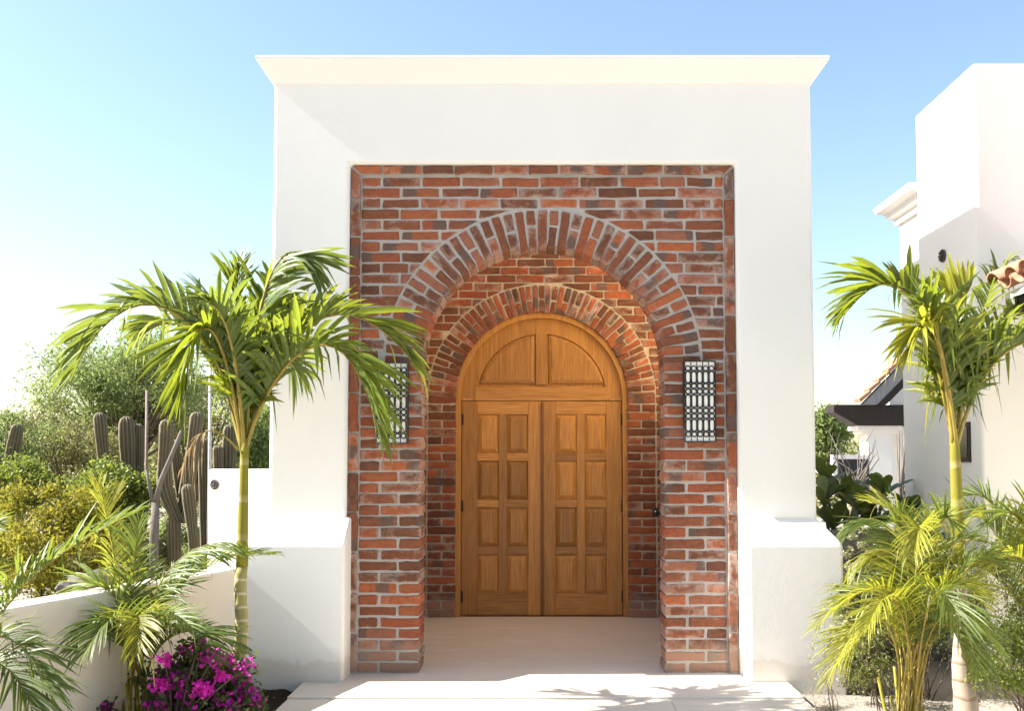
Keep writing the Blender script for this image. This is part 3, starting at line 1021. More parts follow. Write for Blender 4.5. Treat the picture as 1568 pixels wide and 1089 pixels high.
# ---- porch of the house far behind
PY = 9.6
porch = empty('porch', at(1345, 720, PY)); tag(porch, 'distant porch with white column, dark beam and sloping tiled roof', 'porch')
pl = Vector(porch.location)
def ppart(s, name, mat, bevel=0.0, parent=None):
    o = s.build(name, mat, parent or porch, bevel=bevel)
    if parent is None: o.location = -pl
    return o
A = at(1328, 660, PY); B = at(1366, 660, PY)
s = MB(); s.box((A.x, PY, -0.3), (B.x, PY + 0.40, A.z)); ppart(s, 'column', M['plaster_far'], 0.01)
A2 = at(1312, 652.5, PY); B2 = at(1380, 664, PY)
s = MB(); s.box((A2.x, PY - 0.06, B2.z + 0.05), (B2.x, PY + 0.46, A2.z)); s.box((A2.x + 0.07, PY - 0.03, B2.z), (B2.x - 0.07, PY + 0.43, B2.z + 0.0495)); ppart(s, 'capital', M['plaster_far'])
q = [at(1277, 620, PY - 0.1), at(1277, 631, PY - 0.1), at(1314, 652, PY - 0.1), at(1420, 652, PY - 0.1), at(1420, 620, PY - 0.1)]
s = MB(); s.prism([(p.x, p.z) for p in q], PY - 0.1, PY + 0.35); ppart(s, 'beam', M['wood_dark'])
q = [at(1321, 619.5, PY - 0.35), at(1343, 619.5, PY - 0.35), at(1420, 541, PY - 0.35), at(1420, 518, PY - 0.35)]
s = MB(); s.prism([(p.x, p.z) for p in q], PY - 0.35, PY - 0.20); ppart(s, 'rafter', M['wood_grey'])
q = [at(1344, 619.5, PY - 0.2), at(1358, 619.5, PY - 0.2), at(1420, 556, PY - 0.2), at(1420, 542, PY - 0.2)]
s = MB(); s.prism([(p.x, p.z) for p in q], PY - 0.199, PY + 0.3); ppart(s, 'soffit', M['wood_dark'])
s = MB(); w0 = at(1362, 619, PY + 0.5); w1 = at(1440, 560, PY + 0.5); s.box((w0.x, PY + 0.5, -0.3), (w1.x + 2, PY + 0.7, w1.z)); ppart(s, 'wall', M['plaster_far'])
a0 = at(1318, 619, PY - 0.4); a1 = at(1420, 514, PY - 0.4)
for k in range(7):
    t0, t1 = k / 7, (k + 1.12) / 7
    P, Q = a0.lerp(a1, t0), a0.lerp(a1, t1)
    s = MB(); s.prism([(P.x, P.z + 0.03), (Q.x, Q.z + 0.006), (Q.x - 0.02, Q.z + 0.04), (P.x - 0.02, P.z + 0.085)], PY - 0.4, PY - 0.12)
    ppart(s, 'roof_tile', M['terracotta'])

# ---- dark panelled gate in a pale frame beside the porch column
gt = empty('garden_gate', at(1302, 740, 8.0)); tag(gt, 'dark garden gate in a pale frame left of the porch column', 'gate')
gl = Vector(gt.location)
A, B = at(1274, 697, 8.0), at(1332, 760, 8.0)
s = MB(); s.box((A.x + .04, 8.0, B.z), (B.x, 8.05, A.z - .04)); o = s.build('gate_panel', M['black'], gt); o.location = -gl
for a, c in (((A.x, B.z), (A.x + .06, A.z)), ((A.x + .061, A.z - .06), (B.x, A.z))):
    s = MB(); s.box((a[0], 7.96, a[1]), (c[0], 8.08, c[1])); o = s.build('frame_bar', M['plaster_far'], gt); o.location = -gl

# ================================================================== vegetation
M['palm'] = mat_leaf('palm_leaf', (0.070, 0.120, 0.014), (0.44, 0.50, 0.03), 0.40, 0.40, 0.45, hue=(0.17, 0.17, 0.03))
M['palm_y'] = mat_leaf('areca_leaf', (0.165, 0.185, 0.018), (0.60, 0.60, 0.04), 0.42, 0.48, 0.30, hue=(0.20, 0.155, 0.03))
M['palm_d'] = mat_leaf('areca_leaf_green', (0.085, 0.125, 0.020), (0.36, 0.42, 0.05), 0.38, 0.48, 0.35)
M['dry'] = mat_leaf('dry_leaf', (0.26, 0.17, 0.09), (0.40, 0.27, 0.13), 0.25, 0.7, 0.4, 0.2)
M['rachis'] = mat_plain('palm_rachis', (0.25, 0.185, 0.030), 0.5, 0.4, 0.35, 0, 14)
M['mesq'] = mat_leaf('mesquite_leaf', (0.17, 0.215, 0.070), (0.42, 0.50, 0.14), 0.35, 0.6, 0.4, 0.2)
M['mesq2'] = mat_leaf('thorn_leaf', (0.15, 0.155, 0.055), (0.36, 0.36, 0.10), 0.35, 0.6, 0.4, 0.2, hue=(0.22, 0.17, 0.08))
M['yshrub'] = mat_leaf('yellow_shrub_leaf', (0.24, 0.22, 0.025), (0.52, 0.46, 0.05), 0.35, 0.6, 0.35, 0.2, hue=(0.12, 0.13, 0.02))
M['gshrub'] = mat_leaf('green_shrub_leaf', (0.13, 0.17, 0.030), (0.40, 0.45, 0.06), 0.36, 0.5, 0.35, 0.3)
M['dark_leaf'] = mat_leaf('rubbery_leaf', (0.10, 0.12, 0.028), (0.22, 0.28, 0.04), 0.35, 0.35, 0.3)
M['sage'] = mat_leaf('sage_leaf', (0.27, 0.27, 0.15), (0.40, 0.40, 0.20), 0.3, 0.7, 0.25, 0.2)
M['fine'] = mat_leaf('fine_leaf', (0.10, 0.115, 0.030), (0.30, 0.32, 0.06), 0.35, 0.5, 0.4, 0.3, hue=(0.24, 0.22, 0.09))
M['boug_leaf'] = mat_leaf('bougainvillea_leaf', (0.040, 0.055, 0.012), (0.14, 0.19, 0.03), 0.3, 0.5)
M['bract'] = mat_leaf('bougainvillea_bract', (0.74, 0.045, 0.52), (0.92, 0.10, 0.70), 0.45, 0.6, 0.3, 0.2)
M['bark'] = mat_bark('bark_brown', (0.13, 0.095, 0.065))
M['bark_grey'] = mat_bark('bark_pale', (0.135, 0.115, 0.098))
M['trunk_g'] = mat_bark('palm_trunk', (0.30, 0.26, 0.10), 14.0, (0.50, 0.45, 0.30))
M['trunk_grey'] = mat_bark('palm_trunk_grey', (0.33, 0.26, 0.20), 11.0, (0.20, 0.13, 0.09))
M['shaft'] = mat_bark('palm_crownshaft', (0.20, 0.175, 0.020), 5.0, (0.30, 0.25, 0.09), 10)
M['pole'] = mat_bark('pole_wood', (0.24, 0.17, 0.145))
M['pole_w'] = mat_bark('pole_white', (0.50, 0.46, 0.43))


def bez(P, t):
    a = 1 - t
    return P[0] * (a ** 3) + P[1] * (3 * a * a * t) + P[2] * (3 * a * t * t) + P[3] * (t ** 3)


def bezd(P, t):
    a = 1 - t
    return ((P[1] - P[0]) * (3 * a * a) + (P[2] - P[1]) * (6 * a * t) + (P[3] - P[2]) * (3 * t * t)).normalized()


def frond(name, P, parent, mat, rg, n=44, ll=0.42, lw=0.036, start=0.18, vee=30, droop=0.25, ang0=62, ang1=24, rr=0.011, origin=None, twist=0.0, seg=4, ragged=0.1, wild=1.0):
    """one palm frond: rachis plus two rows of folded leaflets; P = four bezier points in world space"""
    o0 = origin if origin is not None else Vector((0, 0, 0))
    P = [Vector(p) - o0 for p in P]
    mb = MB()
    K = 16
    mb.tube([bez(P, i / K) for i in range(K + 1)], [rr * (1 - 0.85 * (i / K)) for i in range(K + 1)], 6, 1)
    vs, fs = [], []
    up = Vector((0, 0, 1))
    prevN = None
    for i in range(n):
        t = start + (1 - start) * (i + 0.5) / n
        T = bezd(P, t); p = bez(P, t)
        S = T.cross(up)
        if S.length < 0.15: S = (T.cross(Vector((0.2, 1, 0.1))))
        S.normalize()
        N = S.cross(T).normalized()
        if prevN is not None and N.dot(prevN) < 0: N = -N; S = -S
        prevN = N.copy()
        if twist:
            q = Quaternion(T, twist); S = q @ S; N = q @ N
        u = (t - start) / (1 - start)
        L0 = ll * (0.45 + 0.55 * math.sin(math.pi * min(1, u * 1.25 + 0.18))) if u < 0.65 else ll * (1.0 - 0.66 * ((u - 0.65) / 0.35) ** 1.2) * 0.98
        for sd in (-1, 1):
            if rg.random() < ragged * 0.5: continue
            a = R(ang0 + (ang1 - ang0) * u + rg.uniform(-7, 7) * wild); ve = R(vee + rg.uniform(-14, 14) * wild)
            d = (T * math.cos(a) + (S * sd * math.cos(ve) + N * math.sin(ve)) * math.sin(a)).normalized()
            L = L0 * rg.uniform(0.82, 1.1)
            dr = droop * rg.uniform(0.4, 1.7)
            if rg.random() < ragged: dr *= 2.4
            Wd = (T - d * T.dot(d)).normalized()
            Q = Wd.cross(d).normalized()
            if Q.dot(N) < 0: Q = -Q
            b0 = len(vs)
            w0 = lw * rg.uniform(0.75, 1.15) * (0.6 + 0.4 * min(1, L / ll))
            for k in range(seg + 1):
                s_ = k / seg
                c = p + d * (L * s_) - up * (dr * L * s_ * s_)
                if dr > 0.5: c -= d * (L * 0.25 * dr * s_ ** 3)
                w = w0 * (0.35 + 1.9 * s_ * (1 - s_) ** 0.9 + 0.25 * (1 - s_)) if k < seg else w0 * 0.04
                w *= 0.5
                vs += [c - Wd * w + Q * (w * 0.45), c, c + Wd * w + Q * (w * 0.45)]
            for k in range(seg):
                e = b0 + k * 3
                fs += [(e, e + 1, e + 4, e + 3), (e + 1, e + 2, e + 5, e + 4)]
    mb.add(vs, fs, 0)
    me = bpy.data.meshes.new(name)
    me.from_pydata([tuple(v) for v in mb.v], [], mb.f)
    me.polygons.foreach_set('material_index', mb.m)
    me.polygons.foreach_set('use_smooth', [True] * len(me.polygons))
    o = link(name, me, [mat, M['rachis']], parent)
    return o


def palm(name, base, crown, Y0, fronds, label, group, trunk_r, mats, seed, trunk_mat, ll=0.46, lw=0.037):
    """fronds: list of (P1, P2, P3, dy) in photograph pixels at the palm's own depth"""
    rg = random.Random(seed)
    root = empty(name, base); tag(root, label, 'palm tree', group)
    b = Vector(base)
    cp = at(crown[0], crown[1], Y0)
    mid = b.lerp(cp, 0.55) - b
    cpl = cp - b
    s = MB()
    K = 18
    pts = [Vector((0, 0, 0)).lerp(mid, i / K) + Vector((0.006 * math.sin(i * 0.7), 0, -0.05 if i == 0 else 0)) for i in range(K + 1)]
    rads = [trunk_r[0] * (1 - i / K) ** 1.5 * 0.45 + trunk_r[1] + (0.0025 if i % 2 else 0) for i in range(K + 1)]
    s.tube(pts, rads, 14); s.build('trunk', trunk_mat, root, smooth=True)
    s = MB()
    s.tube([mid.lerp(cpl, i / 8) for i in range(9)], [trunk_r[1] * (1.06 - 0.35 * i / 8) for i in range(9)], 14)
    s.build('crownshaft', M['shaft'], root, smooth=True)
    for (P1, P2, P3, dy) in fronds:
        P = [cp + Vector((rg.uniform(-.012, .012), rg.uniform(-.012, .012), -0.10)), at(*P1, Y0 + dy * 0.15), at(*P2, Y0 + dy * 0.6), at(*P3, Y0 + dy)]
        frond('frond', P, root, mats[rg.randrange(len(mats))], rg, 46, ll, lw, 0.18, 52, 0.30, 56, 24, 0.013, b, ragged=0.20, wild=1.3)
    # a withered lower frond
    if seed == 5:
     q = cp + Vector((-0.03, -0.02, -0.06))
     frond('frond', [q, q + Vector((-0.10, -0.05, 0.14)), q + Vector((-0.20, -0.08, 0.16)), q + Vector((-0.27, -0.10, -0.12))], root, M['dry'], rg, 10, 0.10, 0.010, 0.45, 10, 0.9, 50, 30, 0.007, b, ragged=0.4, wild=2.5)
    # spear leaf
    s = MB(); s.tube([cpl, cpl + Vector((0.01, 0, 0.45)), cpl + Vector((0.02, 0.01, 0.75))], [0.012, 0.009, 0.001], 6); s.build('spear_leaf', M['palm'], root)
    return root


palm('palm_tree', (-1.612, -1.0, -0.06), (375, 672), -1.0, [
    ((348, 500), (215, 362), (112, 570), -0.25), ((385, 555), (398, 325), (482, 400), 0.0), ((372, 580), (352, 490), (366, 398), 0.45),
    ((352, 530), (312, 410), (280, 600), -0.40), ((402, 565), (525, 412), (578, 662), -0.20), ((395, 570), (495, 370), (636, 560), 0.35),
    ((345, 560), (288, 455), (220, 512), 0.45), ((380, 560), (398, 470), (440, 485), 0.6), ((366, 570), (352, 470), (318, 465), -0.45),
    ((376, 570), (395, 480), (418, 425), 0.3), ((390, 600), (425, 510), (455, 570), 0.5)],
    'leafy green palm with arching fronds before the left buttress', 'slender garden palms', (0.022, 0.030), [M['palm'], M['palm'], M['palm_d']], 5, M['trunk_g'], 0.43, 0.033)
palm('palm_tree', (2.235, -1.0, -0.08), (1461, 660), -1.0, [
    ((1434, 545), (1400, 345), (1296, 478), -0.1), ((1446, 560), (1432, 440), (1398, 530), -0.40), ((1452, 580), (1444, 500), (1448, 440), 0.4),
    ((1470, 570), (1500, 455), (1545, 400), 0.95), ((1492, 570), (1550, 480), (1660, 540), -0.1), ((1476, 570), (1515, 480), (1600, 450), 0.9),
    ((1456, 580), (1454, 490), (1488, 435), -0.1), ((1444, 570), (1418, 450), (1368, 440), 0.45), ((1470, 590), (1500, 500), (1545, 520), 0.4), ((1452, 570), (1436, 490), (1412, 460), -0.4)],
    'leafy green palm with pale trunk before the right house', 'slender garden palms', (0.075, 0.034), [M['palm'], M['palm'], M['palm_y']], 9, M['trunk_grey'], 0.42, 0.032)


def areca(name, base, fr, label, group, mats, seed, ll=0.30, lw=0.016, stems=7):
    """clumping palm; fr: list of (P1, P2, P3, Y of tip) in photograph pixels"""
    rg = random.Random(seed)
    root = empty(name, base); tag(root, label, 'areca palm', group)
    b = Vector(base)
    for k in range(stems):
        a = rg.uniform(0, 6.28); r = rg.uniform(0.01, 0.09)
        p0 = Vector((r * math.cos(a), r * math.sin(a), -0.03)); p1 = p0 * 1.9 + Vector((0, 0, rg.uniform(0.22, 0.45)))
        s = MB(); s.tube([p0, p0.lerp(p1, 0.5) + Vector((0.006, 0, 0)), p1], [0.013, 0.010, 0.007], 7); s.build('stem', M['shaft'], root, smooth=True)
    for (P1, P2, P3, Y) in fr:
        P0 = b + Vector((rg.uniform(-.06, .06), rg.uniform(-.06, .06), 0.12))
        P = [P0, at(*P1, b.y + (Y - b.y) * 0.15), at(*P2, b.y + (Y - b.y) * 0.6), at(*P3, Y)]
        frond('frond', P, root, M['dry'] if rg.random() < 0.03 else mats[rg.randrange(len(mats))], rg, 54, ll * rg.uniform(0.85, 1.15), lw * 0.66, 0.32, 38, 0.28, 58, 28, 0.007, b, ragged=0.14)
    return root


areca('areca_palm', (1.80, -1.35, -0.08), [
    ((1400, 960), (1390, 820), (1250, 960), -1.6), ((1400, 940), (1410, 760), (1300, 800), -1.2), ((1405, 930), (1425, 780), (1330, 770), -1.0),
    ((1410, 900), (1440, 760), (1455, 800), -1.5), ((1400, 900), (1420, 740), (1400, 840), -1.7), ((1420, 950), (1480, 800), (1540, 880), -1.4),
    ((1410, 980), (1440, 860), (1530, 1000), -1.7), ((1390, 980), (1350, 860), (1270, 1040), -1.7), ((1395, 960), (1370, 850), (1330, 960), -1.8),
    ((1410, 940), (1430, 840), (1470, 960), -1.9), ((1400, 930), (1390, 800), (1350, 850), -0.9), ((1400, 920), (1380, 780), (1300, 870), -1.3), ((1405, 920), (1430, 800), (1500, 830), -1.1), ((1395, 950), (1340, 860), (1290, 930), -1.2), ((1405, 940), (1450, 850), (1500, 920), -1.6), ((1400, 930), (1385, 790), (1370, 800), -1.4), ((1415, 930), (1460, 780), (1490, 790), -0.9), ((1400, 960), (1360, 900), (1300, 1000), -1.4), ((1410, 960), (1450, 900), (1480, 1020), -1.5), ((1420, 960), (1470, 880), (1500, 1040), -1.1), ((1405, 920), (1412, 820), (1425, 790), -1.2)],
    'bushy yellow-green areca palm clump beside the right palm trunk', 'areca palms', [M['palm_y'], M['palm_y'], M['palm_d']], 31, 0.27, 0.015, 10)
areca('areca_palm', (3.05, -0.85, -0.08), [
    ((1540, 900), (1530, 740), (1440, 790), -0.6), ((1550, 900), (1545, 740), (1480, 760), -0.5), ((1570, 880), (1580, 740), (1520, 800), -0.9),
    ((1580, 900), (1590, 800), (1500, 880), -1.2), ((1570, 900), (1560, 770), (1600, 780), -1.0), ((1560, 940), (1520, 830), (1460, 880), -0.8)],
    'areca palm with spreading fronds against the right house wall', 'areca palms', [M['palm_y'], M['palm_d']], 33, 0.30, 0.017, 6)
areca('areca_palm', (-2.03, -1.25, -0.06), [
    ((200, 980), (230, 820), (365, 830), -1.2), ((190, 960), (170, 800), (150, 740), -1.0), ((200, 980), (240, 850), (420, 850), -0.9),
    ((190, 980), (160, 900), (80, 1010), -1.6), ((195, 990), (200, 880), (130, 1000), -1.8), ((205, 990), (250, 900), (330, 1010), -1.5),
    ((200, 980), (220, 880), (210, 1000), -1.9), ((190, 970), (180, 860), (120, 910), -1.3), ((210, 1000), (270, 920), (370, 1000), -1.4), ((195, 960), (200, 860), (215, 800), -1.1),
    ((200, 990), (240, 900), (290, 960), -1.8)],
    'ragged areca palm growing behind the magenta bougainvillea', 'areca palms', [M['palm_y'], M['palm_d'], M['palm_d']], 37, 0.27, 0.017, 8)
areca('areca_palm', (-2.35, -2.35, -0.06), [
    ((-60, 960), (40, 860), (215, 782), -2.2), ((-70, 980), (0, 900), (80, 1060), -2.6), 
    ((-70, 1000), (0, 960), (50, 1090), -2.7), ((-70, 960), (-60, 820), (-20, 800), -2.3)],
    'dark areca palm reaching in at the left edge', 'areca palms', [M['palm_d']], 39, 0.28, 0.018, 5)


# ---- leaf masses
def leaf_cloud(name, clumps, per, size, mat, parent, seed, aspect=0.45, flat=0.7, droop=0.0):
    """many single leaves round clump centres; clumps: list of (centre, radius)"""
    r = np.random.default_rng(seed)
    C = np.repeat(np.array([list(c) for c, _ in clumps]), per, 0)
    Rd = np.repeat(np.array([q for _, q in clumps]), per)
    n = len(C)
    d = r.normal(size=(n, 3)); d /= np.linalg.norm(d, axis=1)[:, None]
    pos = C + r.normal(size=(n, 3)) * (Rd * 0.55)[:, None] * np.array([1, 1, flat])
    ax = r.normal(size=(n, 3)) + d * 0.8 + np.array([0, 0, -droop]); ax /= np.linalg.norm(ax, axis=1)[:, None]
    w = np.cross(ax, r.normal(size=(n, 3))); w /= np.linalg.norm(w, axis=1)[:, None]
    L = (size * r.uniform(0.55, 1.35, n))[:, None]
    nm = np.cross(ax, w)
    a = pos - ax * L * 0.5
    b1 = pos + w * L * aspect * 0.5 + nm * L * 0.08
    c = pos + ax * L * 0.5
    b2 = pos - w * L * aspect * 0.5 + nm * L * 0.08
    V = np.stack([a, b1, c, b2], 1).reshape(-1, 3)
    Q = np.arange(n * 4).reshape(-1, 4)
    me = fast_mesh(name, V, Q)
    return link(name, me, mat, parent)


def rnd_in(rg, c, r):
    while True:
        p = Vector((rg.uniform(-1, 1), rg.uniform(-1, 1), rg.uniform(-1, 1)))
        if p.length <= 1: return Vector((c[0] + p.x * r[0], c[1] + p.y * r[1], c[2] + p.z * r[2]))


def tree(name, base, crown_c, crown_r, nc, per, lsize, mat, bark, label, cat, group, seed, clump_r=(0.2, 0.4), tr=0.06, fork=0.35, aspect=0.45, twigs=True, flat=0.7, droop=0.0):
    rg = random.Random(seed)
    root = empty(name, base); tag(root, label, cat, group)
    b = Vector(base); cc = Vector(crown_c) - b
    cl = []
    for i in range(nc):
        p = rnd_in(rg, cc, crown_r)
        cl.append((p, rg.uniform(*clump_r)))
    s = MB()
    f0 = Vector((cc.x * fork, cc.y * fork, cc.z * fork))
    s.tube([Vector((0, 0, -0.1)), f0 * 0.5 + Vector((rg.uniform(-.05, .05), 0, 0)), f0], [tr, tr * 0.8, tr * 0.65], 8)
    for i, (p, r) in enumerate(cl):
        if not twigs and i % 3: continue
        h = f0.lerp(p, 0.5) + Vector((rg.uniform(-.12, .12), rg.uniform(-.12, .12), rg.uniform(-.02, .15))) * crown_r[0] * 0.6
        s.tube([f0 * rg.uniform(0.7, 1.0), h, p], [tr * 0.38, tr * 0.22, tr * 0.07], 5)
    s.build('trunk' if cat == 'tree' else 'stem', bark, root, smooth=True)
    leaf_cloud('crown' if cat == 'tree' else 'foliage', cl, per, lsize, mat, root, seed, aspect, flat, droop)
    return root


# mesquite and thorn trees beyond the wall (depths in metres from the facade)
def px_tree(name, u, v, du, dv, Y, nc, per, ls, mat, bark, label, cat, group, seed, **k):
    c = at(u, v, Y); e = at(u + du, v - dv, Y)
    rx, rz = e.x - c.x, e.z - c.z
    return tree(name, (c.x, Y, -0.08), c, (rx, rx * 0.7, rz), nc, per, ls, mat, bark, label, cat, group, seed, **k)


px_tree('mesquite_tree', 195, 598, 140, 92, 11.0, 110, 230, 0.085, M['mesq'], M['bark'], 'airy mesquite tree rising behind the tall cacti', 'tree', 'trees beyond the low wall', 51, clump_r=(0.22, 0.42), tr=0.09, fork=0.5, aspect=0.3)
px_tree('thorn_tree', 110, 700, 110, 75, 9.0, 55, 240, 0.065, M['mesq2'], M['bark'], 'dry olive thorn tree below the mesquite crown', 'tree', 'trees beyond the low wall', 52, clump_r=(0.18, 0.34), tr=0.05, aspect=0.35)
px_tree('thorn_tree', 10, 690, 60, 60, 8.0, 26, 240, 0.065, M['mesq'], M['bark'], 'green thorn tree cut by the left edge', 'tree', 'trees beyond the low wall', 53, clump_r=(0.14, 0.28), tr=0.04, aspect=0.35)
px_tree('thorn_tree', 300, 640, 95, 60, 13.0, 45, 240, 0.08, M['mesq2'], M['bark'], 'pale thorn tree behind the left palm', 'tree', 'trees beyond the low wall', 54, clump_r=(0.22, 0.4), tr=0.06, aspect=0.35)
px_tree('thorn_tree', 390, 680, 40, 70, 12.0, 30, 240, 0.075, M['mesq'], M['bark'], 'green thorn tree showing between palm stem and portal', 'tree', 'trees beyond the low wall', 55, clump_r=(0.2, 0.36), tr=0.05)
px_tree('yellow_shrub', 60, 830, 105, 95, 3.6, 60, 420, 0.040, M['yshrub'], M['bark'], 'yellow-green shrub filling the left edge above the low wall', 'shrub', 'shrubs beyond the low wall', 56, clump_r=(0.10, 0.2), tr=0.02, aspect=0.5)
px_tree('yellow_shrub', 170, 870, 90, 60, 5.0, 40, 400, 0.042, M['mesq2'], M['bark'], 'dry yellowish shrub behind the low wall', 'shrub', 'shrubs beyond the low wall', 57, clump_r=(0.10, 0.2), tr=0.02)
px_tree('green_shrub', 180, 755, 65, 50, 5.2, 36, 380, 0.045, M['gshrub'], M['bark'], 'bright green shrub below the middle cacti', 'shrub', 'shrubs beyond the low wall', 58, clump_r=(0.09, 0.18), tr=0.02, aspect=0.6)
px_tree('green_shrub', 30, 745, 60, 40, 5.6, 30, 380, 0.042, M['gshrub'], M['bark'], 'green shrub under the leftmost cactus', 'shrub', 'shrubs beyond the low wall', 59, clump_r=(0.10, 0.18), tr=0.02)
px_tree('green_shrub', 280, 850, 80, 60, 7.0, 36, 380, 0.05, M['mesq'], M['bark'], 'olive shrub at the foot of the forked cactus', 'shrub', 'shrubs beyond the low wall', 60, clump_r=(0.12, 0.22), tr=0.02)
# far scrub that reads as one mass
rg = random.Random(77)
cl = []
for k in range(260):
    x = rg.uniform(-34, -3.5) if k < 190 else rg.uniform(5.0, 22)
    y = rg.uniform(19, 30)
    cl.append((Vector((x, y, rg.uniform(-0.1, 1.6))), rg.uniform(0.5, 1.0)))
o = leaf_cloud('distant_scrub', cl, 240, 0.16, M['mesq2'], None, 78, 0.5, 0.8)
tag(o, 'far belt of dry desert scrub along the horizon', 'scrub', kind='stuff')
px_tree('scrub_tree', 1262, 668, 34, 38, 17.0, 30, 260, 0.10, M['mesq'], M['bark'], 'round green tree left of the distant porch', 'tree', None, 61, clump_r=(0.2, 0.36), tr=0.05, aspect=0.5)


# ---- cacti
def cactus(base, arms, label, seed):
    """arms: list of (list of pixel points, Y, radius)"""
    root = empty('columnar_cactus', base); tag(root, label, 'cactus', 'tall ribbed cacti beyond the low wall')
    b = Vector(base)
    rg = random.Random(seed)
    for pts, Y, rad in arms:
        P = [at(u, v, Y) - b for u, v in pts]
        # resample
        Q = []
        for i in range(len(P) - 1):
            for k in range(6): Q.append(P[i].lerp(P[i + 1], k / 6))
        Q.append(P[-1])
        for it in range(3):
            Q = [Q[0]] + [(Q[i - 1] + Q[i] * 2 + Q[i + 1]) / 4 for i in range(1, len(Q) - 1)] + [Q[-1]]
        top = Q[-1]; dirt = (Q[-1] - Q[-2]).normalized()
        Q += [top + dirt * rad * 0.5, top + dirt * rad * 0.8]
        n, ribs = 44, 11
        vs, fs = [], []
        m = len(Q)
        ref = Vector((1, 0, 0))
        for i, p in enumerate(Q):
            t = (Q[min(i + 1, m - 1)] - Q[max(i - 1, 0)]).normalized()
            a = (ref - t * ref.dot(t)).normalized(); c = t.cross(a)
            k = rad * (0.93 + 0.07 * math.sin(i * 0.9 + seed))
            if i == m - 2: k *= 0.82
            if i == m - 1: k *= 0.35
            if i < 3: k *= 0.9
            for j in range(n):
                q = 2 * math.pi * j / n
                rr = k * (1 - 0.34 * (0.5 - 0.5 * math.cos(q * ribs)) ** 0.7)
                vs.append(p + (a * math.cos(q) + c * math.sin(q)) * rr)
        for i in range(m - 1):
            for j in range(n): fs.append((i * n + j, i * n + (j + 1) % n, (i + 1) * n + (j + 1) % n, (i + 1) * n + j))
        fs.append(tuple((m - 1) * n + j for j in range(n)))
        s = MB(); s.add(vs, fs)
        s.build('arm', M['cactus'], root, smooth=True)
    return root


mm = NT('cactus_skin')
v_ = mm.coord()
geo = mm.n('NewGeometry')
pt = mm.ramp(geo.outputs['Pointiness'], [(0.50, 0.0), (0.57, 1.0)])  # rib crests tinted paler, a painted highlight for sunlit ribs
m_half = mm.math('MULTIPLY', pt, 0.6)
cc = mm.mix(mm.noise(v_, 9.0, 5, 0.7), (0.045, 0.048, 0.024), (0.125, 0.098, 0.055))
cc = mm.mix(m_half, cc, (0.20, 0.165, 0.11))
mm.bump(mm.noise(v_, 40.0, 4), 0.4, 0.01)
M['cactus'] = mm.base(cc, 0.75, 0.2)
CY_ = 5.0
def cb(u, Y): return (at(u, 800, Y).x, Y, -0.08)
cactus(cb(268, CY_), [([(268, 930), (266, 800)], CY_, 0.082), ([(272, 800), (250, 745), (256, 652)], CY_, 0.088), ([(275, 800), (292, 715), (302, 640)], CY_ + 0.15, 0.085), ([(298, 840), (288, 750)], CY_ - 0.2, 0.075), ([(280, 790), (270, 700), (268, 680)], CY_ + 0.3, 0.06)],
       'big forked cactus with curved arms beside the short sunlit wall', 3)
cactus(cb(158, 6.0), [([(163, 900), (160, 720), (153, 640)], 6.0, 0.082)], 'single upright cactus column below the mesquite', 4)
cactus(cb(200, 6.2), [([(198, 900), (197, 720), (194, 648)], 6.2, 0.105), ([(212, 900), (213, 720), (213, 656)], 6.3, 0.07)], 'pair of stout cactus columns left of the pinkish pole', 5)
cactus(cb(14, 6.0), [([(8, 900), (12, 730), (26, 658)], 6.0, 0.085), ([(-14, 880), (-10, 720), (-8, 690)], 6.0, 0.07)], 'weathered dark cactus at the left edge', 6)
cactus(cb(335, 6.5), [([(336, 900), (334, 690)], 6.5, 0.075), ([(352, 900), (350, 720), (352, 660)], 6.7, 0.10), ([(318, 900), (312, 680)], 6.6, 0.09)], 'dark cactus group behind the left palm stem', 7)

# poles and the bare trunk
def pole(u, v0, Y, r, mat, label):
    t = at(u, v0, Y); b0 = Vector((t.x + 0.02, Y, -0.2))
    s = MB(); s.tube([b0, b0.lerp(t, .5) + Vector((0.006, 0, 0)), t], [r * 1.1, r, r * 0.85], 8)
    o = s.build('pole', mat, smooth=True); tag(o, label, 'pole', 'slim poles beyond the low wall')
pole(225, 598, 5.4, 0.020, M['pole'], 'slim pinkish wooden pole between the cacti')
pole(322, 560, 5.6, 0.022, M['pole_w'], 'slim whitewashed pole rising behind the short sunlit wall')
bt = empty('bare_tree', cb(238, 4.6)); tag(bt, 'bare grey trunk forking below the big cactus', 'tree')
bb_ = Vector(bt.location)
def q4(u, v, Y=4.6): return at(u, v, Y) - bb_
s = MB(); s.tube([q4(236, 900), q4(236, 820), q4(238, 770)], [0.055, 0.05, 0.042], 10)
s.tube([q4(238, 772), q4(247, 735), q4(262, 700), q4(278, 660)], [0.036, 0.030, 0.026, 0.02], 8); s.tube([q4(237, 780), q4(228, 740), q4(224, 720)], [0.03, 0.02, 0.012], 8)
s.build('trunk', M['bark_grey'], bt, smooth=True)

# rocks behind the low wall
rg = random.Random(8)
for k, (u, v, Y, r) in enumerate(((118, 893, 1.5, .10), (150, 884, 1.6, .12), (178, 872, 1.7, .09), (100, 897, 1.2, .07))):
    bm = bmesh.new(); bmesh.ops.create_icosphere(bm, subdivisions=2, radius=r)
    for vv in bm.verts: vv.co *= 1 + rg.uniform(-.16, .16); vv.co.z *= 0.7
    me = bpy.data.meshes.new('rock'); bm.to_mesh(me); bm.free()
    o = link('rock', me, M['ornament'] if k % 2 else M['bark_grey'], None, at(u, v, Y)); o.location.z = max(-0.1, o.location.z - 0.02)
    tag(o, ['flat dark rock on the bank behind the low wall', 'larger grey rock on the bank behind the low wall', 'small dark rock nearest the areca fronds', 'smallest pale rock on the bank at left'][k], 'rock', 'rocks on the bank behind the low wall')

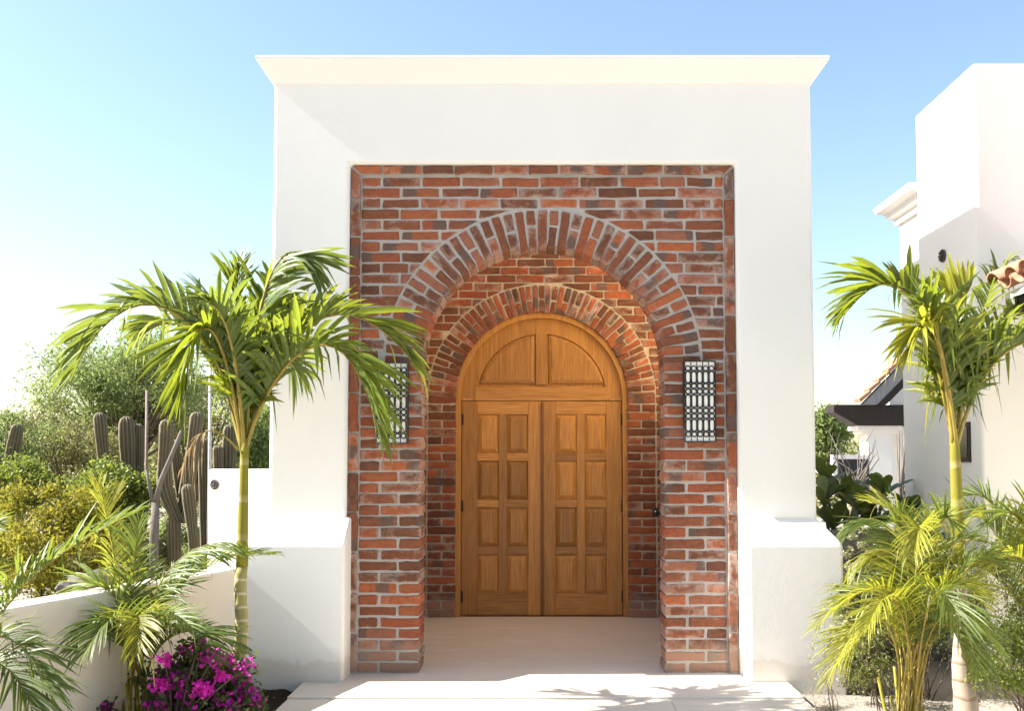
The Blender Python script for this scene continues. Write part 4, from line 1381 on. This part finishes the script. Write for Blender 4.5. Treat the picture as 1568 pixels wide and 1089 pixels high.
# ---- bougainvillea
def bougainvillea():
    rg = random.Random(14)
    root = empty('bougainvillea', (-1.78, -1.45, -0.06)); tag(root, 'magenta flowering bougainvillea at the foot of the left palm', 'bougainvillea')
    b = Vector(root.location)
    spots = [(375, 1022, .034), (350, 1045, .05), (362, 1060, .05), (330, 1040, .045), (310, 1000, .035), (325, 1010, .045), (340, 1025, .03), (300, 1015, .04), (345, 1075, .05), (320, 1065, .05), (300, 1050, .04),
             (262, 1078, .045), (235, 1082, .035), (252, 1010, .035), (270, 1025, .035), (280, 1060, .05), (394, 1074, .024), (120, 1086, .03), (160, 1084, .03), (245, 1050, .04), (310, 1085, .05), (378, 1050, .03), (305, 985, .02), (350, 1010, .02)]
    cl = [(at(u, v, -1.35 + rg.uniform(-.22, .15)) - b, r) for u, v, r in spots]
    cl += [(rnd_in(rg, at(318, 1045, -1.35) - b, (0.24, 0.18, 0.17)), rg.uniform(.02, .045)) for _ in range(34)]
    leaf_cloud('bracts', cl, 85, 0.022, M['bract'], root, 15, 0.9, 0.9)
    cl2 = [(rnd_in(rg, at(300, 1065, -1.3) - b, (0.30, 0.22, 0.17)), rg.uniform(.05, .10)) for _ in range(34)] + [(c, r * 1.5) for c, r in cl[::2]]
    leaf_cloud('foliage', cl2, 90, 0.034, M['boug_leaf'], root, 16, 0.6, 0.9)
    s = MB()
    for c, r in cl + cl2[:14]:
        s.tube([Vector((rg.uniform(-.05, .05), rg.uniform(-.05, .05), -0.02)), c * 0.5 + Vector((0, 0, 0.06)), c], [0.007, 0.005, 0.002], 5)
    s.build('stem', M['bark'], root, smooth=True)
bougainvillea()

# ---- shrubs on the right
def leafy(name, base, cl, per, ls, mat, label, seed, stem=0.006, aspect=0.35, n0=10, bark='bark', spread=0.08, flat=0.9):
    rg = random.Random(seed)
    root = empty(name, base); tag(root, label, 'shrub')
    b = Vector(base)
    C = [(Vector(c) - b, r) for c, r in cl]
    leaf_cloud('foliage', C, per, ls, M[mat], root, seed, aspect, flat)
    s = MB()
    for c, r in C[::3]:
        p0 = Vector((rg.uniform(-spread, spread), rg.uniform(-spread, spread), -0.03))
        s.tube([p0, p0.lerp(c, .5) + Vector((rg.uniform(-.03, .03), 0, 0.02)), c], [stem, stem * .7, stem * .3], 5)
    s.build('stem', M[bark], root, smooth=True)
    return root


rg = random.Random(91)
cl = []
for u, v0, v1 in ((1292, 1000, 850), (1302, 1000, 822), (1318, 1000, 812), (1332, 1000, 845), (1345, 980, 838), (1285, 1000, 900), (1325, 980, 880), (1310, 980, 900), (1295, 990, 935), (1352, 960, 880)):
    for k in range(9):
        t = k / 8
        cl.append((at(u + rg.uniform(-7, 7), v0 + (v1 - v0) * t, -0.25 + rg.uniform(-.1, .1)), 0.05 * (1.15 - 0.75 * t)))
leafy('sage_shrub', (2.0, -0.25, -0.08), cl, 70, 0.026, 'sage', 'pale grey-green feathery shrub against the right buttress', 92, 0.004, 0.4, bark='bark_grey')
cl = []
for u, v0, v1, Y in ((1262, 1080, 900, -1.0), (1250, 1080, 960, -1.0), (1272, 1085, 930, -0.9)):
    for k in range(8): cl.append((at(u + rg.uniform(-8, 8), v0 + (v1 - v0) * k / 7, Y), 0.035))
leafy('wispy_shrub', (1.555, -0.98, -0.08), cl, 22, 0.014, 'sage', 'thin wispy dry shrub at the walkway edge', 93, 0.0025, 0.4, bark='bark_grey', spread=0.03)
cl = [(at(rg.uniform(1490, 1600), rg.uniform(840, 1040), -0.7 + rg.uniform(-.3, .3)), rg.uniform(.05, .09)) for _ in range(60)]
leafy('fine_shrub', (2.75, -0.7, -0.08), cl, 95, 0.026, 'fine', 'loose fine-leaved shrub in the right corner', 94, 0.004, 0.32)
cl = [(at(rg.uniform(1295, 1500), rg.uniform(880, 1010), -0.35 + rg.uniform(-.15, .25)), rg.uniform(.05, .09)) for _ in range(46)]
leafy('leafy_shrub', (2.25, -0.3, -0.08), cl, 90, 0.030, 'boug_leaf', 'dark green leafy shrub behind the bushy areca clump', 96, 0.004, 0.45)
cl = [(at(rg.uniform(1495, 1600), rg.uniform(930, 1060), -1.0 + rg.uniform(-.15, .15)), rg.uniform(.05, .085)) for _ in range(30)]
leafy('corner_shrub', (2.62, -1.0, -0.08), cl, 80, 0.030, 'gshrub', 'low green leafy shrub right of the pale palm trunk', 97, 0.004, 0.4)
cl = [(at(rg.uniform(1285, 1370), rg.uniform(960, 1050), -0.55 + rg.uniform(-.12, .12)), rg.uniform(.04, .07)) for _ in range(22)]
leafy('low_shrub', (1.95, -0.55, -0.08), cl, 80, 0.026, 'fine', 'low olive shrub at the foot of the right buttress', 98, 0.004, 0.4)
cl = [(at(rg.uniform(1530, 1600), rg.uniform(800, 860), -0.3 + rg.uniform(-.2, .2)), rg.uniform(.05, .08)) for _ in range(18)]
leafy('bright_shrub', (3.2, -0.3, -0.08), cl, 80, 0.034, 'gshrub', 'bright green shrub under the house wall at right', 95, 0.005, 0.4)

# big rubbery rosettes behind the side wall: each leaf is a part
def big_leaf():
    s = MB(); vs = []; fs = []
    L = 0.26
    prof_ = [(0, .006), (.15, .016), (.4, .034), (.65, .050), (.82, .050), (.93, .034), (1.0, .006)]
    for t, w in prof_:
        for q in (-1, 0, 1):
            vs.append((q * w, L * t, -0.05 * t * t * 0.6 + (0.012 if q else 0) * (1 - t * .3)))
    for i in range(len(prof_) - 1):
        for q in range(2): fs.append((i * 3 + q, i * 3 + q + 1, i * 3 + q + 4, i * 3 + q + 3))
    me = bpy.data.meshes.new('leaf'); me.from_pydata(vs, [], fs); me.polygons.foreach_set('use_smooth', [True] * len(fs)); me.materials.append(M['dark_leaf'])
    return me


blm = big_leaf()
ros = empty('rubbery_shrub', (2.45, 1.55, -0.08)); tag(ros, 'dark shrub with large rounded leaves behind the shaded side wall', 'shrub')
rb0 = Vector(ros.location)
rg = random.Random(41)
st = MB()
for (u, v, Y) in ((1262, 760, 1.3), (1290, 752, 1.5), (1352, 750, 1.6), (1320, 775, 1.3), (1395, 775, 1.5), (1275, 800, 1.2), (1340, 800, 1.4), (1300, 790, 1.7), (1375, 790, 1.7), (1262, 730, 1.7), (1415, 770, 1.9)):
    c = at(u, v + 10, Y) - rb0
    st.tube([Vector((rg.uniform(-.1, .1), 0, 0)), c * 0.5 + Vector((rg.uniform(-.05, .05), 0, -.05)), c], [0.02, 0.016, 0.012], 7)
    for k in range(11):
        a = k * 2.4 + rg.uniform(-.2, .2); el = R(rg.uniform(8, 68))
        o = link('leaf', blm, None, ros, c + Vector((0, 0, -0.004 * k)))
        q = Quaternion((0, 0, 1), a) @ Quaternion((1, 0, 0), el)
        o.rotation_mode = 'QUATERNION'; o.rotation_quaternion = q
        k_ = rg.uniform(0.75, 1.1); o.scale = (k_, k_, k_)
st.build('stem', M['bark_grey'], ros, smooth=True)

# pale bare tangle by the porch
tg = empty('bare_shrub', at(1300, 760, 5.0)); tg.location.z = -0.08; tag(tg, 'leafless pale twigs tangled before the dark gate', 'shrub')
tb = Vector(tg.location); rg = random.Random(66)
s = MB()
for k in range(26):
    a = at(1305 + rg.uniform(-12, 12), 770, 5.0 + rg.uniform(-.2, .2)) - tb
    e = at(rg.uniform(1268, 1345), rg.uniform(655, 735), 5.0 + rg.uniform(-.4, .4)) - tb
    m1 = a.lerp(e, .4) + Vector((rg.uniform(-.1, .1), rg.uniform(-.1, .1), rg.uniform(-.05, .1))); m2 = a.lerp(e, .75) + Vector((rg.uniform(-.1, .1), rg.uniform(-.1, .1), rg.uniform(-.08, .08)))
    s.tube([a, m1, m2, e], [0.012, 0.009, 0.006, 0.002], 5)
s.tube([Vector((0, 0, 0)), at(1305, 772, 5.0) - tb], [0.03, 0.02], 7)
s.build('twigs', M['bark_grey'], tg, smooth=True)
tg2 = empty('reed_clump', at(1380, 740, 6.5)); tg2.location.z = -0.08; tag(tg2, 'pale upright dry stems right of the porch column', 'shrub')
tb = Vector(tg2.location); s = MB()
for k in range(22):
    e = at(rg.uniform(1368, 1400), rg.uniform(650, 700), 6.5 + rg.uniform(-.2, .2)) - tb
    s.tube([Vector((rg.uniform(-.08, .08), rg.uniform(-.08, .08), 0)), e * .6 + Vector((rg.uniform(-.04, .04), 0, 0)), e], [0.014, 0.012, 0.006], 5)
s.build('stems', M['bark_grey'], tg2, smooth=True)
